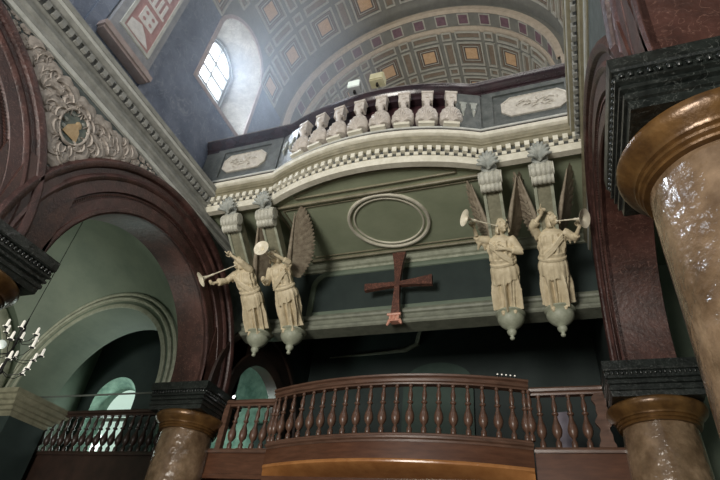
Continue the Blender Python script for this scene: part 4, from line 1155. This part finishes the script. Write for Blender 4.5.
# floodlights on the upper rail
def flood(x,y,label,face,wide):
    root=tag(empty('floodlight',(x,y,9.08)),label,'floodlight')
    b=MB(); b.box(-wide,-.10,.05,wide,.10,.27); b.build('housing',M['lampyellow'] if face is None else M['frame'],root)
    b=MB(); b.box(-wide*.9,-.125,.07,wide*.9,-.10,.25); b.build('lens',M['lampglass'] if face else M['lampyellow'],root)
    b=MB(); b.box(-.02,-.03,-.03,.02,.03,.06); b.build('bracket',M['iron'],root)
    return root
flood(-3.22,6.05,'small floodlight with pale glass clamped on the upper rail',True,.14)
flood(-2.70,6.00,'yellowed boxy floodlight on the upper rail, right of the pale one',None,.15)
b=MB(); b.lathe([(.02,0),(.035,.01),(.04,.07)],12,M=Matrix.Rotation(radians(75),4,'X')); b.ball((0,-.075,.02),(.032,.012,.032),10,1)
o=b.build('spot_lamp',[M['iron'],M['spot']],smooth=True); o.location=(-6.20,8.82,3.60); tag(o,'tiny lit spot lamp at the left end of the wooden balustrade','lamp')

# ------------------------------------------------------------------ camera
yaw,pitch,roll=[radians(a) for a in (-23.78,37.33,7.22)]
f=Vector((sin(yaw)*cos(pitch),cos(yaw)*cos(pitch),sin(pitch))); r=Vector((cos(yaw),-sin(yaw),0)); u=r.cross(f)
r2=r*cos(roll)+u*sin(roll); u2=-r*sin(roll)+u*cos(roll)
cam=bpy.data.cameras.new('camera'); co=bpy.data.objects.new('camera',cam); C.objects.link(co)
cam.sensor_width=36; cam.lens=36*518/720; cam.clip_end=200; cam.clip_start=.02
mw=Matrix(((r2.x,u2.x,-f.x,0),(r2.y,u2.y,-f.y,0),(r2.z,u2.z,-f.z,0),(0,0,0,1))); co.matrix_world=mw
bpy.context.scene.camera=co

# ------------------------------------------------------------------ light
def area(name,loc,target,size,power,col=(1,1,1),sy=None,spread=None):
    l=bpy.data.lights.new(name,'AREA'); l.energy=power; l.color=col; l.size=size
    if sy: l.shape='RECTANGLE'; l.size_y=sy
    if spread: l.spread=radians(spread)
    o=bpy.data.objects.new(name,l); C.objects.link(o); o.location=loc
    o.rotation_euler=(Vector(target)-Vector(loc)).to_track_quat('-Z','Y').to_euler(); return o
# daylight through the visible left clerestory window
l=bpy.data.lights.new('window_daylight','SPOT'); l.energy=640; l.color=(.74,.85,1); l.spot_size=radians(120); l.spot_blend=1; l.shadow_soft_size=.35
o=bpy.data.objects.new('window_daylight',l); C.objects.link(o); o.location=(GX+.3,GYC-.1,11.9); o.rotation_euler=(Vector((1,.12,-.55))).to_track_quat('-Z','Y').to_euler()
# daylight from the other clerestory windows down the nave (left and right, behind the viewer)
area('nave_window_left',(-7.0,1.0,11.8),(-2.5,3.0,6.0),1.8,130,(.82,.90,1),2.4)
for y in (-3.7,1.0,6.4): area('nave_window_right',(mir(WX,1)-.1,y,11.0),(-4.5,y+1.5,8.0),1.6,75,(1,.97,.92),2.6)
# added warm fill behind the viewer for the angels and down-facing surfaces
area('added_front_fill',(-3.8,-8.6,1.2),(-2.6,8.5,5.8),4.0,1350,(1,.95,.87),3.6)
area('rear_wall_fill',(-8.1,10.0,2.3),(-7.7,11.6,4.7),.5,15,(.85,1,.92),spread=110)  # added unseen fill for the mottled wall behind the rear arch
# added up-facing fill hidden in the loft for the inner vault
area('loft_vault_fill',(-2.86,12.5,9.2),(-2.86,11,16),3.5,75,(1,.93,.84),2.5)
area('aisle_window',(-11.3,BWY+.3,3.9),(-10.5,6,4.5),1.0,16,(.85,1,.93),1.6)
area('aisle_vault_fill',(-10.0,5.6,.6),(-9.9,6.2,6.5),1.6,21,(1,1,.90),2.0,spread=95)  # added up-facing fill that brightens the aisle vault from below
w=bpy.data.worlds.new('world'); bpy.context.scene.world=w; w.use_nodes=True
w.node_tree.nodes['Background'].inputs[0].default_value=(.62,.66,.72,1); w.node_tree.nodes['Background'].inputs[1].default_value=.25
sc=bpy.context.scene
sc.view_settings.view_transform='Standard'; sc.view_settings.look='None'; sc.view_settings.gamma=1; sc.view_settings.exposure=.55; sc.view_settings.use_curve_mapping=False
sc.cycles.use_denoising=True
